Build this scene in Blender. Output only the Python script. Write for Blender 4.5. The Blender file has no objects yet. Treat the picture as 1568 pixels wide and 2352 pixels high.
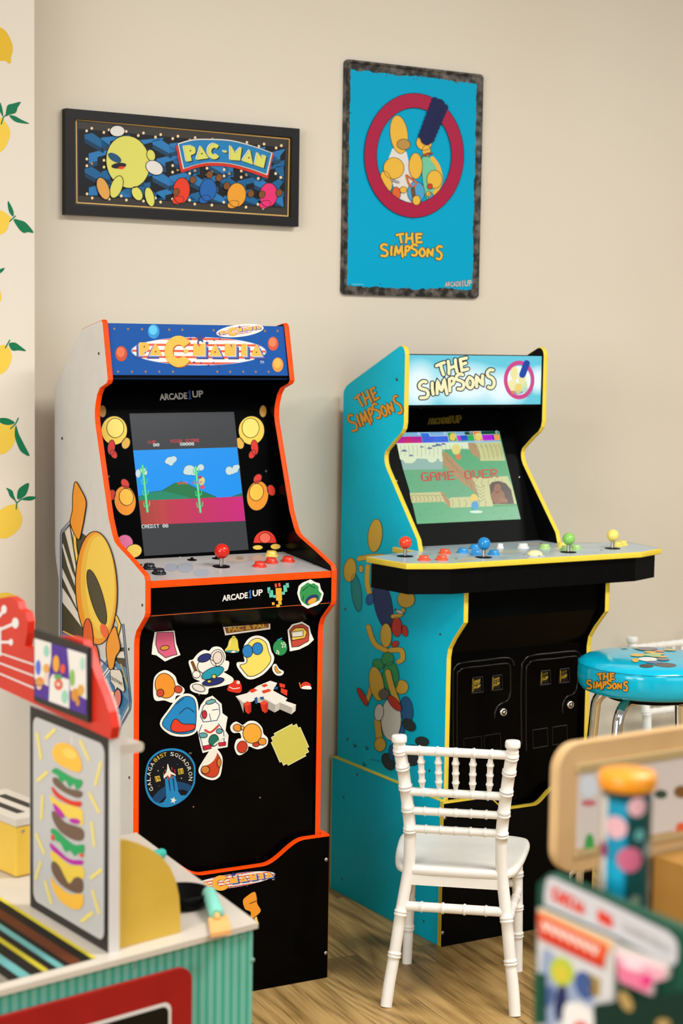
import bpy, math, random
from mathutils import Vector, Matrix
from mathutils.geometry import tessellate_polygon

random.seed(7)
scene = bpy.context.scene
COL = scene.collection
PI = math.pi

# ------------------------------------------------------------------ camera
CP = Vector((-1.7273, -3.9155, 1.4378))
YAW, PITCH, ROLL, FPX = 0.57057, -0.0961, 0.0152, 4142.0
_cy, _sy, _cp, _sp = math.cos(YAW), math.sin(YAW), math.cos(PITCH), math.sin(PITCH)
FW = Vector((_sy*_cp, _cy*_cp, _sp))
_rt = Vector((_cy, -_sy, 0)); _up = _rt.cross(FW)
RT = _rt*math.cos(ROLL) + _up*math.sin(ROLL)
UP = _up*math.cos(ROLL) - _rt*math.sin(ROLL)
cam = bpy.data.cameras.new('camera'); camo = bpy.data.objects.new('camera', cam); COL.objects.link(camo)
camo.matrix_world = Matrix(((RT.x, UP.x, -FW.x, CP.x), (RT.y, UP.y, -FW.y, CP.y), (RT.z, UP.z, -FW.z, CP.z), (0, 0, 0, 1)))
cam.sensor_fit = 'HORIZONTAL'; cam.sensor_width = 24; cam.lens = FPX*24/1568
cam.clip_start = 0.05
cam.dof.use_dof = True; cam.dof.focus_distance = 3.75; cam.dof.aperture_fstop = 4.6
scene.camera = camo

def ray(px, py):
    return FW + RT*((px-784)/FPX) + UP*((1176-py)/FPX)

class Fr:
    """a local frame standing on the floor: origin (ox, oy, oz), turned by th"""
    def __init__(s, ox, oy, th=0.0, oz=0.0):
        s.o = Vector((ox, oy, oz)); s.th = th
        s.R = Matrix.Rotation(th, 3, 'Z'); s.Ri = s.R.inverted()
        s.co = s.Ri @ (CP-s.o)
    def bp(s, px, py, pt, n):
        d = s.Ri @ ray(px, py); n = Vector(n)
        return s.co + d*((Vector(pt)-s.co).dot(n)/d.dot(n))
    def z(s, px, py, z): return s.bp(px, py, (0, 0, z), (0, 0, 1))
    def x(s, px, py, x): return s.bp(px, py, (x, 0, 0), (1, 0, 0))
    def y(s, px, py, y): return s.bp(px, py, (0, y, 0), (0, 1, 0))
    def plane(s, pt, n): return Plane(s, pt, n)

class Plane:
    """a real surface in a frame; art read off the photo is laid on it in thin layers"""
    def __init__(s, fr, pt, n):
        s.f, s.pt, s.n = fr, Vector(pt), Vector(n).normalized()
        if s.n.dot(fr.co-s.pt) < 0: s.n = -s.n
    def w(s, p, l=0):
        return s.f.bp(p[0], p[1], s.pt, s.n) + s.n*(0.00022*l)

W0 = Fr(0, 0)

# ------------------------------------------------------------------ materials
def lin(h):
    h = h.lstrip('#'); v = [int(h[i:i+2], 16)/255 for i in (0, 2, 4)]
    return tuple((c/12.92 if c <= .04045 else ((c+.055)/1.055)**2.4) for c in v) + (1.0,)
_M = {}
def mat(h, rough=.45, spec=.22, metal=0.0, emit=0.0, name=None):
    k = (h, rough, spec, metal, emit)
    if k in _M: return _M[k]
    m = bpy.data.materials.new(name or 'paint_'+h.lstrip('#')); m.use_nodes = True
    b = m.node_tree.nodes['Principled BSDF']
    c = lin(h)
    b.inputs['Roughness'].default_value = rough
    b.inputs['Specular IOR Level'].default_value = spec
    b.inputs['Metallic'].default_value = metal
    if emit:
        b.inputs['Base Color'].default_value = (0.003, 0.003, 0.003, 1)
        b.inputs['Emission Color'].default_value = c
        b.inputs['Emission Strength'].default_value = emit
    else:
        b.inputs['Base Color'].default_value = c
    _M[k] = m
    return m
def newmat(name, rough=.5, spec=.4):
    m = bpy.data.materials.new(name); m.use_nodes = True
    nt = m.node_tree; b = nt.nodes['Principled BSDF']
    b.inputs['Roughness'].default_value = rough; b.inputs['Specular IOR Level'].default_value = spec
    return m, nt, b
def N(nt, t, **kw):
    n = nt.nodes.new(t)
    for k, v in kw.items():
        if k in n.inputs: n.inputs[k].default_value = v
        else: setattr(n, k, v)
    return n
def ramp(nt, stops, interp='LINEAR'):
    r = nt.nodes.new('ShaderNodeValToRGB'); r.color_ramp.interpolation = interp
    e = r.color_ramp.elements
    while len(e) < len(stops): e.new(.5)
    for i, (p, c) in enumerate(stops):
        e[i].position = p; e[i].color = lin(c) if isinstance(c, str) else (c, c, c, 1)
    return r
def bump(nt, b, sock, strength, dist=.002):
    bm = nt.nodes.new('ShaderNodeBump'); bm.inputs['Strength'].default_value = strength; bm.inputs['Distance'].default_value = dist
    nt.links.new(sock, bm.inputs['Height']); nt.links.new(bm.outputs['Normal'], b.inputs['Normal'])

def wall_mat(name, c1, c2):
    m, nt, b = newmat(name, .75, .25)
    tc = N(nt, 'ShaderNodeTexCoord')
    n1 = N(nt, 'ShaderNodeTexNoise', Scale=1.3, Detail=2.0); n2 = N(nt, 'ShaderNodeTexNoise', Scale=230.0, Detail=3.0)
    for n in (n1, n2): nt.links.new(tc.outputs['Object'], n.inputs['Vector'])
    r = ramp(nt, [(.3, c1), (.7, c2)]); nt.links.new(n1.outputs['Fac'], r.inputs['Fac'])
    nt.links.new(r.outputs['Color'], b.inputs['Base Color'])
    bump(nt, b, n2.outputs['Fac'], .22, .0015)
    return m
WALL = wall_mat('cream_wall_paint', '#d5cab7', '#d9cfbd')
WALL2 = wall_mat('off_white_wall_paint', '#d9cfbf', '#dcd3c4')

def floor_mat():
    m, nt, b = newmat('oak_plank_floor', .45, .3)
    L = nt.links.new
    tc = N(nt, 'ShaderNodeTexCoord'); mp = N(nt, 'ShaderNodeMapping')
    mp.inputs['Rotation'].default_value = (0, 0, FLOOR_ROT); L(tc.outputs['Object'], mp.inputs['Vector'])
    br = N(nt, 'ShaderNodeTexBrick', Scale=1.0)
    br.offset = .37; br.inputs['Brick Width'].default_value = 1.1; br.inputs['Row Height'].default_value = .15
    br.inputs['Mortar Size'].default_value = .0006; br.inputs['Mortar Smooth'].default_value = .2
    br.inputs['Color1'].default_value = (0, 0, 0, 1); br.inputs['Color2'].default_value = (1, 1, 1, 1); br.inputs['Mortar'].default_value = (.5, .5, .5, 1)
    L(mp.outputs['Vector'], br.inputs['Vector'])
    sep = N(nt, 'ShaderNodeVectorMath', operation='MULTIPLY_ADD'); sep.inputs[1].default_value = (3.1, 7.7, 0)
    L(br.outputs['Color'], sep.inputs[0]); L(mp.outputs['Vector'], sep.inputs[2])
    def stretch(sy, sc, det, ro, dist):
        st = N(nt, 'ShaderNodeVectorMath', operation='MULTIPLY'); st.inputs[1].default_value = (1.0, sy, 1.0); L(sep.outputs[0], st.inputs[0])
        g = N(nt, 'ShaderNodeTexNoise', Scale=sc, Detail=det, Roughness=ro, Distortion=dist); L(st.outputs[0], g.inputs['Vector']); return g.outputs['Fac'], st
    big, st_b = stretch(5.0, 1.5, 3.0, .5, .4)
    fine, _ = stretch(30.0, 5.0, 8.0, .72, .25)
    # contour lines of a smooth field read as cathedral grain
    fld, _ = stretch(6.5, .75, 1.5, .45, .5)
    mu = N(nt, 'ShaderNodeMath', operation='MULTIPLY'); mu.inputs[1].default_value = 26.0; L(fld, mu.inputs[0])
    fr = N(nt, 'ShaderNodeMath', operation='PINGPONG'); fr.inputs[1].default_value = 1.0; L(mu.outputs[0], fr.inputs[0])
    def mixf(f, a, c):
        x = N(nt, 'ShaderNodeMix', data_type='FLOAT'); x.inputs[0].default_value = f; L(a, x.inputs[2]); L(c, x.inputs[3]); return x.outputs[0]
    m1 = mixf(.55, big, fine); m2 = mixf(.13, m1, fr.outputs[0])
    r = ramp(nt, [(.32, '#4f3d20'), (.43, '#86683a'), (.53, '#ad8b54'), (.68, '#c8a56a')]); L(m2, r.inputs['Fac'])
    hs = N(nt, 'ShaderNodeHueSaturation'); L(r.outputs['Color'], hs.inputs['Color'])
    mr = N(nt, 'ShaderNodeMapRange'); mr.inputs['To Min'].default_value = .84; mr.inputs['To Max'].default_value = 1.14
    L(br.outputs['Color'], mr.inputs['Value']); L(mr.outputs[0], hs.inputs['Value'])
    dk = N(nt, 'ShaderNodeMix', data_type='RGBA', blend_type='MULTIPLY'); dk.inputs[0].default_value = 1
    mo = N(nt, 'ShaderNodeMapRange'); mo.inputs['To Min'].default_value = 1; mo.inputs['To Max'].default_value = .6; L(br.outputs['Fac'], mo.inputs['Value'])
    L(hs.outputs['Color'], dk.inputs[6]); L(mo.outputs[0], dk.inputs[7])
    L(dk.outputs[2], b.inputs['Base Color'])
    bump(nt, b, fine, .1, .001)
    return m
FLOOR_ROT = -1.43

def noise_mat(name, c1, c2, scale, rough=.5, spec=.4, metal=0, lo=.35, hi=.65, detail=4.0, b_str=0):
    m, nt, b = newmat(name, rough, spec); b.inputs['Metallic'].default_value = metal
    tc = N(nt, 'ShaderNodeTexCoord'); n = N(nt, 'ShaderNodeTexNoise', Scale=scale, Detail=detail)
    nt.links.new(tc.outputs['Object'], n.inputs['Vector'])
    r = ramp(nt, [(lo, c1), (hi, c2)]); nt.links.new(n.outputs['Fac'], r.inputs['Fac']); nt.links.new(r.outputs['Color'], b.inputs['Base Color'])
    if b_str: bump(nt, b, n.outputs['Fac'], b_str, .001)
    return m
BLACK = noise_mat('black_laminate', '#030303', '#050505', 30, .34, .05)
BLACKG = noise_mat('black_gloss_panel', '#020202', '#040404', 12, .2, .05)
BLACKM = noise_mat('black_moulded_plastic', '#040404', '#060606', 60, .42, .08)
BLACKF = noise_mat('black_picture_frame', '#0b0a09', '#12110f', 90, .5, .3)
WHITEP = noise_mat('white_laminate', '#cbc8c3', '#cfccc7', 20, .4, .35)
CYANP = noise_mat('cyan_laminate', '#00c0e0', '#02c3e2', 25, .5, .1)
CHAIRW = noise_mat('white_resin', '#f3eee5', '#f5f1e9', 40, .38, .4)
CHROME = mat('#e8e6e2', .06, .5, 1.0, name='chrome')
STEEL = mat('#b9b6b0', .25, .5, 1.0, name='brushed_steel')
ORANGE = noise_mat('orange_edge_moulding', '#fb4704', '#fb4d08', 50, .45, .12)
YELLOWE = noise_mat('yellow_edge_moulding', '#e6c73e', '#eacc46', 50, .45, .15)

# ------------------------------------------------------------------ mesh builder
def catmull(pts, closed=True, k=5):
    n = len(pts); out = []
    rng = range(n) if closed else range(n-1)
    for i in rng:
        if closed: p0, p1, p2, p3 = (pts[(i+j-1) % n] for j in range(4))
        else: p0, p1, p2, p3 = pts[max(i-1, 0)], pts[i], pts[i+1], pts[min(i+2, n-1)]
        for s in range(k):
            t = s/k
            out.append(tuple(.5*((2*b)+(-a+c)*t+(2*a-5*b+4*c-d)*t*t+(-a+3*b-3*c+d)*t**3) for a, b, c, d in zip(p0, p1, p2, p3)))
    if not closed: out.append(tuple(pts[-1]))
    return out
def ell(cx, cy, rx, ry, rot=0, n=36, a0=0, a1=2*PI):
    c, s = math.cos(rot), math.sin(rot); o = []
    m = n if abs(a1-a0-2*PI) < 1e-6 else n+1
    for i in range(m):
        a = a0+(a1-a0)*i/n; x, y = rx*math.cos(a), ry*math.sin(a)
        o.append((cx+c*x-s*y, cy+s*x+c*y))
    return o
_TXT = {}
def text2d(s, bold=0.0):
    if (s, bold) in _TXT: return _TXT[(s, bold)]
    cu = bpy.data.curves.new('lettering', 'FONT'); cu.body = s; cu.size = 1; cu.offset = bold; cu.resolution_u = 3
    o = bpy.data.objects.new('lettering', cu); COL.objects.link(o)
    dg = bpy.context.evaluated_depsgraph_get(); dg.update()
    me = o.evaluated_get(dg).to_mesh()
    vs = [(v.co.x, v.co.y) for v in me.vertices]; fs = [tuple(p.vertices) for p in me.polygons]
    o.evaluated_get(dg).to_mesh_clear()
    bpy.data.objects.remove(o); bpy.data.curves.remove(cu)
    x0 = min(v[0] for v in vs); x1 = max(v[0] for v in vs); y0 = min(v[1] for v in vs); y1 = max(v[1] for v in vs)
    vs = [((x-x0)/(x1-x0), (y-y0)/(y1-y0)) for x, y in vs]
    _TXT[(s, bold)] = (vs, fs)
    return vs, fs
BITS = {
 'A': '01110 10001 10001 11111 10001 10001 10001', 'C': '01111 10000 10000 10000 10000 10000 01111', 'D': '11110 10001 10001 10001 10001 10001 11110',
 'E': '11111 10000 10000 11110 10000 10000 11111', 'G': '01111 10000 10000 10011 10001 10001 01111', 'H': '10001 10001 10001 11111 10001 10001 10001',
 'I': '01110 00100 00100 00100 00100 00100 01110', 'M': '10001 11011 10101 10101 10001 10001 10001', 'N': '10001 11001 11001 10101 10011 10011 10001',
 'O': '01110 10001 10001 10001 10001 10001 01110', 'P': '11110 10001 10001 11110 10000 10000 10000', 'R': '11110 10001 10001 11110 10100 10010 10001',
 'S': '01111 10000 10000 01110 00001 00001 11110', 'T': '11111 00100 00100 00100 00100 00100 00100', 'U': '10001 10001 10001 10001 10001 10001 01110',
 'V': '10001 10001 10001 10001 10001 01010 00100', '0': '01110 10001 10011 10101 11001 10001 01110', '1': '00100 01100 00100 00100 00100 00100 01110',
 '8': '01110 10001 10001 01110 10001 10001 01110', ' ': '00000 00000 00000 00000 00000 00000 00000',
 'F': '11111 10000 10000 11110 10000 10000 10000', 'L': '10000 10000 10000 10000 10000 10000 11111', 'Y': '10001 10001 01010 00100 00100 00100 00100'}

class MB:
    def __init__(s): s.v = []; s.f = []; s.m = []; s.mats = []; s.sm = []
    def mi(s, m):
        if isinstance(m, str): m = mat(m)
        if m not in s.mats: s.mats.append(m)
        return s.mats.index(m)
    def add(s, vs, fs, m, smooth=False):
        o = len(s.v); s.v += [tuple(v) for v in vs]; i = s.mi(m)
        for f in fs: s.f.append(tuple(o+a for a in f)); s.m.append(i); s.sm.append(smooth)
    # ---- solids
    def box(s, x0, x1, y0, y1, z0, z1, m, skip=()):
        vs = [(x, y, z) for z in (z0, z1) for y in (y0, y1) for x in (x0, x1)]
        s.add(vs, [(0, 2, 3, 1), (4, 5, 7, 6), (0, 1, 5, 4), (2, 6, 7, 3), (0, 4, 6, 2), (1, 3, 7, 5)], m)
    def ngon(s, pts, m):
        tr = tessellate_polygon([[Vector(p) for p in pts]]); s.add(pts, [tuple(t) for t in tr], m)
    def prism(s, prof, off, m, m_cap0=None, m_cap1=None, caps=True):
        """prof: list of 3d points, extruded by vector off"""
        off = Vector(off); a = [Vector(p) for p in prof]; b = [p+off for p in a]; n = len(a)
        s.add(a+b, [(i, (i+1) % n, n+(i+1) % n, n+i) for i in range(n)], m)
        if caps: s.ngon(a, m_cap0 or m); s.ngon(list(reversed(b)), m_cap1 or m)
    def tube(s, path, r, m, n=12, closed=False, caps=True):
        P = [Vector(p) for p in path]; k = len(P); rs = r if isinstance(r, (list, tuple)) else [r]*k
        vs = []; ref = None
        for i in range(k):
            a = P[(i-1) % k] if closed else P[max(i-1, 0)]; b = P[(i+1) % k] if closed else P[min(i+1, k-1)]
            t = (b-a).normalized()
            if ref is None:
                ref = t.orthogonal().normalized()
            ref = (ref - t*ref.dot(t)).normalized(); bi = t.cross(ref)
            for j in range(n):
                an = 2*PI*j/n; vs.append(P[i]+ref*(rs[i]*math.cos(an))+bi*(rs[i]*math.sin(an)))
        fs = []
        for i in range(k if closed else k-1):
            i2 = (i+1) % k
            for j in range(n): fs.append((i*n+j, i*n+(j+1) % n, i2*n+(j+1) % n, i2*n+j))
        s.add(vs, fs, m, True)
        if caps and not closed:
            s.add(vs[:n], [tuple(reversed(range(n)))], m); s.add(vs[-n:], [tuple(range(n))], m)
    def lathe(s, prof, m, c=(0, 0, 0), n=40, axis=None, smooth=True):
        """prof: (r, h) pairs; axis: direction of h"""
        ax = Vector(axis or (0, 0, 1)).normalized(); e = ax.orthogonal().normalized(); g = ax.cross(e); c = Vector(c)
        vs = [c+ax*h+(e*math.cos(2*PI*j/n)+g*math.sin(2*PI*j/n))*r for r, h in prof for j in range(n)]
        fs = [(i*n+j, i*n+(j+1) % n, (i+1)*n+(j+1) % n, (i+1)*n+j) for i in range(len(prof)-1) for j in range(n)]
        s.add(vs, fs, m, smooth)
        if prof[0][0] > 1e-6: s.add(vs[:n], [tuple(reversed(range(n)))], m)
        if prof[-1][0] > 1e-6: s.add(vs[-n:], [tuple(range(n))], m)
    def ball(s, c, r, m, n=32):
        s.lathe([(r*math.sin(PI*i/16), -r*math.cos(PI*i/16)) for i in range(17)], m, c, n)
    # ---- flat art on a surface
    def poly(s, pl, pts, m, l=1, smooth=False):
        if smooth: pts = catmull(pts)
        s.ngon([pl.w(p, l) for p in pts], m)
    def stroke(s, pl, pts, w, m, l=1, closed=False, smooth=False):
        """a painted line: one ribbon with mitred joints and round ends, rising a hair along its length so it never lies in itself"""
        if smooth: pts = catmull(pts, closed)
        P = []
        for p in pts:
            q = Vector((p[0], p[1]))
            if not P or (q-P[-1]).length > 1e-4: P.append(q)
        if closed and len(P) > 2 and (P[0]-P[-1]).length < 1e-4: P.pop()
        n = len(P); h = w/2
        if n < 2: return
        rise = lambda i: l+min(.05, .8/n)*i
        nor = []
        for i in range(n):
            a = P[i]-P[i-1] if (i > 0 or closed) else P[1]-P[0]
            c = P[(i+1) % n]-P[i] if (i < n-1 or closed) else P[n-1]-P[n-2]
            a = a.normalized(); c = c.normalized()
            q = Vector((-a.y, a.x))+Vector((-c.y, c.x))
            if q.length < .3: q = Vector((-a.y, a.x))
            q.normalize(); k = max(.55, q.dot(Vector((-a.y, a.x)))); nor.append(q*(h/k))
        vs = []
        for i in range(n): vs += [pl.w(P[i]-nor[i], rise(i)), pl.w(P[i]+nor[i], rise(i))]
        fs = [(2*i, 2*i+2, 2*i+3, 2*i+1) for i in range(n-1)]
        if closed: fs.append((2*n-2, 0, 1, 2*n-1))
        s.add(vs, fs, m)
        if not closed:
            for e, d in ((0, P[0]-P[1]), (n-1, P[-1]-P[-2])):
                a0 = math.atan2(d.y, d.x)-PI/2; k = 7 if w > 4 else 4
                s.add([pl.w((P[e].x+h*math.cos(a0+PI*t/k), P[e].y+h*math.sin(a0+PI*t/k)), rise(e)) for t in range(k+1)], [tuple(range(k+1))], m)
    def blob(s, pl, pts, m, l=1, line='#15120f', w=2.0, smooth=True):
        if smooth: pts = catmull(pts)
        s.poly(pl, pts, m, l)
        if line: s.stroke(pl, pts, w, line, l+1, True)
    def text(s, pl, t, p0, p1, p2, m, l=1, bold=0.0, shear=True):
        """p0 lower left, p1 lower right, p2 upper left of the lettering, read on the surface"""
        vs, fs = text2d(t, bold)
        o = [pl.w((p0[0]+u*(p1[0]-p0[0])+v*(p2[0]-p0[0]), p0[1]+u*(p1[1]-p0[1])+v*(p2[1]-p0[1])), l) for u, v in vs]
        s.add(o, fs, m)
    def bits(s, pl, t, p0, p1, p2, m, l=1, fat=1.0):
        n = len(t)*6-1
        def mp(u, v): return pl.w((p0[0]+u*(p1[0]-p0[0])+v*(p2[0]-p0[0]), p0[1]+u*(p1[1]-p0[1])+v*(p2[1]-p0[1])), l)
        for k, ch in enumerate(t):
            rows = BITS[ch].split()
            for r, row in enumerate(rows):
                for c in range(5):
                    if row[c] == '1':
                        u0, u1 = (k*6+c-(fat-1)*.5)/n, (k*6+c+1+(fat-1)*.5)/n; v1, v0 = 1-r/7, 1-(r+1)/7
                        s.add([mp(u0, v0), mp(u1, v0), mp(u1, v1), mp(u0, v1)], [(0, 1, 2, 3)], m)
    def build(s, name, parent=None, bevel=0, seg=2):
        me = bpy.data.meshes.new(name); me.from_pydata([tuple(v) for v in s.v], [], s.f)
        for m in s.mats: me.materials.append(m)
        me.polygons.foreach_set('material_index', s.m); me.polygons.foreach_set('use_smooth', s.sm); me.update()
        o = bpy.data.objects.new(name, me); COL.objects.link(o)
        if parent: o.parent = parent
        if bevel:
            b = o.modifiers.new('bevel', 'BEVEL'); b.width = bevel; b.segments = seg; b.limit_method = 'ANGLE'; b.angle_limit = .7
        return o

def tag(o, label=None, cat=None, group=None, kind=None):
    if label: o['label'] = label
    if cat: o['category'] = cat
    if group: o['group'] = group
    if kind: o['kind'] = kind
    return o
def thing(name, fr, label, cat, group=None):
    o = bpy.data.objects.new(name, None); COL.objects.link(o); o.location = fr.o; o.rotation_euler = (0, 0, fr.th)
    o.empty_display_size = .1
    return tag(o, label, cat, group)
def copy_tree(o, parent=None):
    c = o.copy(); COL.objects.link(c); c.parent = parent
    for ch in list(o.children): copy_tree(ch, c)
    return c

INK = '#14110e'

# ------------------------------------------------------------------ lettering shared by several surfaces
# hand drawn title: strokes in a 540 x 245 field, y down
def _off(pts, dx, dy): return [(x-dx, y-dy) for x, y in pts]
TITLE = [[(634, 1642), (662, 1636), (690, 1633)], [(664, 1640), (668, 1672), (676, 1705)],
 [(718, 1630), (719, 1668), (714, 1706)], [(769, 1630), (767, 1668), (772, 1706)], [(718, 1674), (768, 1668)],
 [(802, 1634), (804, 1670), (806, 1706)], [(802, 1634), (846, 1634)], [(804, 1668), (838, 1664)], [(806, 1705), (848, 1703)],
 [(550, 1728), (528, 1721), (504, 1733), (503, 1754), (524, 1768), (548, 1780), (556, 1802), (540, 1822), (502, 1818)],
 [(592, 1742), (588, 1776), (590, 1812)],
 [(618, 1814), (622, 1778), (630, 1742), (640, 1776), (650, 1798), (664, 1770), (676, 1742), (680, 1782), (686, 1828)],
 [(712, 1742), (710, 1778), (708, 1814)], [(712, 1742), (734, 1738), (744, 1754), (734, 1774), (712, 1780)],
 [(808, 1732), (786, 1723), (764, 1735), (766, 1754), (788, 1766), (806, 1782), (806, 1804), (790, 1818), (766, 1812)],
 [(852, 1756), (832, 1778), (834, 1808), (852, 1824), (872, 1808), (872, 1776), (852, 1756)],
 [(896, 1824), (898, 1792), (902, 1764), (920, 1792), (938, 1816), (940, 1790), (944, 1764)],
 [(1020, 1744), (1000, 1738), (980, 1752), (984, 1774), (1006, 1790), (1019, 1812), (1014, 1838), (996, 1850), (976, 1842)]]
TITLE = [_off(p, 490, 1615) for p in TITLE]
def title(mb, pl, p0, p1, p2, fill, line='#1c140a', l=1, w=20, ow=31):
    """p0 lower left, p1 lower right, p2 upper left of the two-line title"""
    def mp(p):
        u, v = p[0]/540, 1-p[1]/245
        return (p0[0]+u*(p1[0]-p0[0])+v*(p2[0]-p0[0]), p0[1]+u*(p1[1]-p0[1])+v*(p2[1]-p0[1]))
    k = math.hypot(p1[0]-p0[0], p1[1]-p0[1])/540
    for j, (ww, c) in enumerate(((ow, line), (w, fill))):
        for i, st in enumerate(TITLE):
            q = [mp(p) for p in (catmull(st, False, 4) if len(st) > 2 else st)]
            mb.stroke(pl, q, ww*k, c, l+2.2*j+.13*(i % 9))

# block logo in a 975 x 235 field (y down), used on a header, a sticker and a plinth
def arc_c(cx, cy, rx, ry, ix, iy, gap, n=26):
    o = [(cx+rx*math.cos(a), cy+ry*math.sin(a)) for a in [gap+(2*PI-2*gap)*i/n for i in range(n+1)]]
    i_ = [(cx+ix*math.cos(a), cy+iy*math.sin(a)) for a in [gap+(2*PI-2*gap)*i/n for i in range(n+1)]]
    return o+list(reversed(i_))
LOGO_LETTERS = [
 [(60, 50), (105, 50), (125, 58), (135, 78), (130, 102), (112, 115), (98, 117), (98, 145), (62, 145)],
 [(133, 145), (172, 60), (180, 57), (225, 145)],
 [(450, 55), (470, 55), (490, 85), (508, 55), (532, 55), (532, 146), (448, 146)],
 [(560, 146), (602, 62), (610, 62), (650, 146)],
 [(676, 55), (702, 55), (728, 92), (728, 55), (752, 55), (752, 146), (676, 146)],
 [(794, 55), (832, 55), (832, 146), (794, 146)],
 [(862, 146), (898, 62), (906, 62), (946, 146)]]
def block_logo(mb, pl, p0, p1, p2, l=1, sat=1.0, border=None):
    def mp(p):
        u, v = p[0]/975, 1-p[1]/235
        return (p0[0]+u*(p1[0]-p0[0])+v*(p2[0]-p0[0]), p0[1]+u*(p1[1]-p0[1])+v*(p2[1]-p0[1]))
    P = lambda pts, m, ll: mb.poly(pl, [mp(p) for p in pts], m, ll)
    cx, cy, rx, ry = 490, 112, 488, 106
    if border: P(ell(cx, cy, rx+22, ry+22), border, l); l += 1
    red, wht = '#d8502c', '#e9e2d8'
    P(ell(cx, cy, rx, ry), '#8da0c4', l); P(ell(cx, cy, rx-8, ry-5), wht, l+1)
    k = 9
    for i in range(k):
        if i % 2 == 0:
            ya = cy-ry+5+(2*ry-10)*(i+.12)/k; yb = ya+(2*ry-10)/k*.72
            t0, t1 = (ya-cy)/(ry-5), (yb-cy)/(ry-5); t0 = max(-.999, t0); t1 = min(.999, t1)
            L = [t0+(t1-t0)*j/5 for j in range(6)]
            right = [(cx+(rx-8)*math.sqrt(1-t*t), cy+(ry-5)*t) for t in L]; left = [(2*cx-x, y) for x, y in reversed(right)]
            P(right+left, red, l+2)
    for sx, sy, r in ((500, 18, 40), (548, 52, 18), (485, 52, 12), (430, 22, 14), (640, 22, 10), (600, 30, 9), (455, 195, 12), (505, 200, 10), (560, 218, 12), (636, 225, 14), (595, 196, 9)):
        P([(sx+r*(1 if i % 2 == 0 else .42)*math.sin(PI*i/5), sy-r*(1 if i % 2 == 0 else .42)*math.cos(PI*i/5)) for i in range(10)], '#24357c', l+3)
    big = arc_c(342, 115, 100, 116, 42, 50, .62)
    for q in LOGO_LETTERS:
        cxq = sum(x for x, y in q)/len(q)
        sh = [(x+(26 if cxq > 300 else -20), y+25) for x, y in q]
        P(sh, '#2d3f86', l+4)
        P([(x+(15 if cxq > 300 else -12), y+13) for x, y in q], '#5c6aa4', l+5); P([(x+(6 if cxq > 300 else -5), y+6) for x, y in q], '#b9bccb', l+5.5)
        P(q, '#f0aa3e', l+6)
    P([(x+8, y+6) for x, y in big], '#a85a1c', l+5); P(big, '#f2ad40', l+7)
    for x, y in ((96, 82), (178, 118), (605, 118), (903, 118)): P(ell(x, y, 6, 6, 0, 10), '#7a3c16', l+8)
    P(ell(395, 113, 17, 17, 0, 16), '#f4b44c', l+8)
    mb.text(pl, 'TM', mp((930, 200)), mp((958, 200)), mp((930, 180)), '#d8d2c4', l+1)

def maker_logo(mb, pl, p0, p1, p2, c1='#d8d4cc', c2='#2563a8', l=1, outline=None):
    """ARCADE1UP lettering"""
    def lerp(a, b, t): return (a[0]+(b[0]-a[0])*t, a[1]+(b[1]-a[1])*t)
    def span(a, b, va, vb):
        d = (p2[0]-p0[0], p2[1]-p0[1]); q0 = lerp(p0, p1, a); q1 = lerp(p0, p1, b)
        return (q0[0]+d[0]*va, q0[1]+d[1]*va), (q1[0]+d[0]*va, q1[1]+d[1]*va), (q0[0]+d[0]*vb, q0[1]+d[1]*vb)
    if outline:
        wd = math.hypot(p1[0]-p0[0], p1[1]-p0[1])*.014
        for q0, q1, q2, t in ((*span(0, .62, 0, .85), 'ARCADE'), (*span(.655, 1, -.02, 1.05), '1UP')):
            for i in range(8):
                dx, dy = wd*math.cos(i*PI/4), wd*math.sin(i*PI/4)
                sh = lambda q: (q[0]+dx, q[1]+dy)
                mb.text(pl, t, sh(q0), sh(q1), sh(q2), outline, l+.2*i, .012)
            mb.text(pl, t, q0, q1, q2, c1, l+2, .012)
        return
    mb.text(pl, 'ARCADE', *span(0, .63, 0, .85), c1, l, .035)
    q0, q1, q2 = span(.655, .725, -.05, 1.1)
    f = lambda u, v: (q0[0]+u*(q1[0]-q0[0])+v*(q2[0]-q0[0]), q0[1]+u*(q1[1]-q0[1])+v*(q2[1]-q0[1]))
    mb.poly(pl, [f(0, 0), f(1, 0), f(1, .14), f(.78, .14), f(.78, 1), f(.42, 1), f(0, .8), f(0, .66), f(.32, .72), f(.32, .14), f(0, .14)], c2, l)
    mb.text(pl, 'UP', *span(.75, 1, .12, 1.0), c1, l, .03)

def sticker_base(mb, pl, pts, l=1, smooth=True, grow=4, m='#ece5d8'):
    if smooth: pts = catmull(pts)
    mb.poly(pl, pts, m, l); mb.stroke(pl, pts, grow, m, l, True)
    return pts

def Z(x0, y0, s):
    """reader for points noted on an enlarged detail of the photo"""
    def f(*pts):
        r = [(x0+x/s, y0+y/s) for x, y in pts]
        return r if len(r) > 1 else r[0]
    f.s = s
    f.e = lambda cx, cy, rx, ry, rot=0, n=30, a0=0, a1=2*PI: ell(x0+cx/s, y0+cy/s, rx/s, ry/s, rot, n, a0, a1)
    return f

# ================================================================== ROOM
def slab(name, x0, x1, y0, y1, z0, z1, m):
    b = MB(); b.box(x0, x1, y0, y1, z0, z1, m); o = b.build(name); o['kind'] = 'structure'; return o
slab('floor', -4.5, 6, -6.5, .12, -.05, 0, floor_mat())
slab('wall_back', -4.5, 6, 0, .12, 0, 3.0, WALL)
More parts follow.
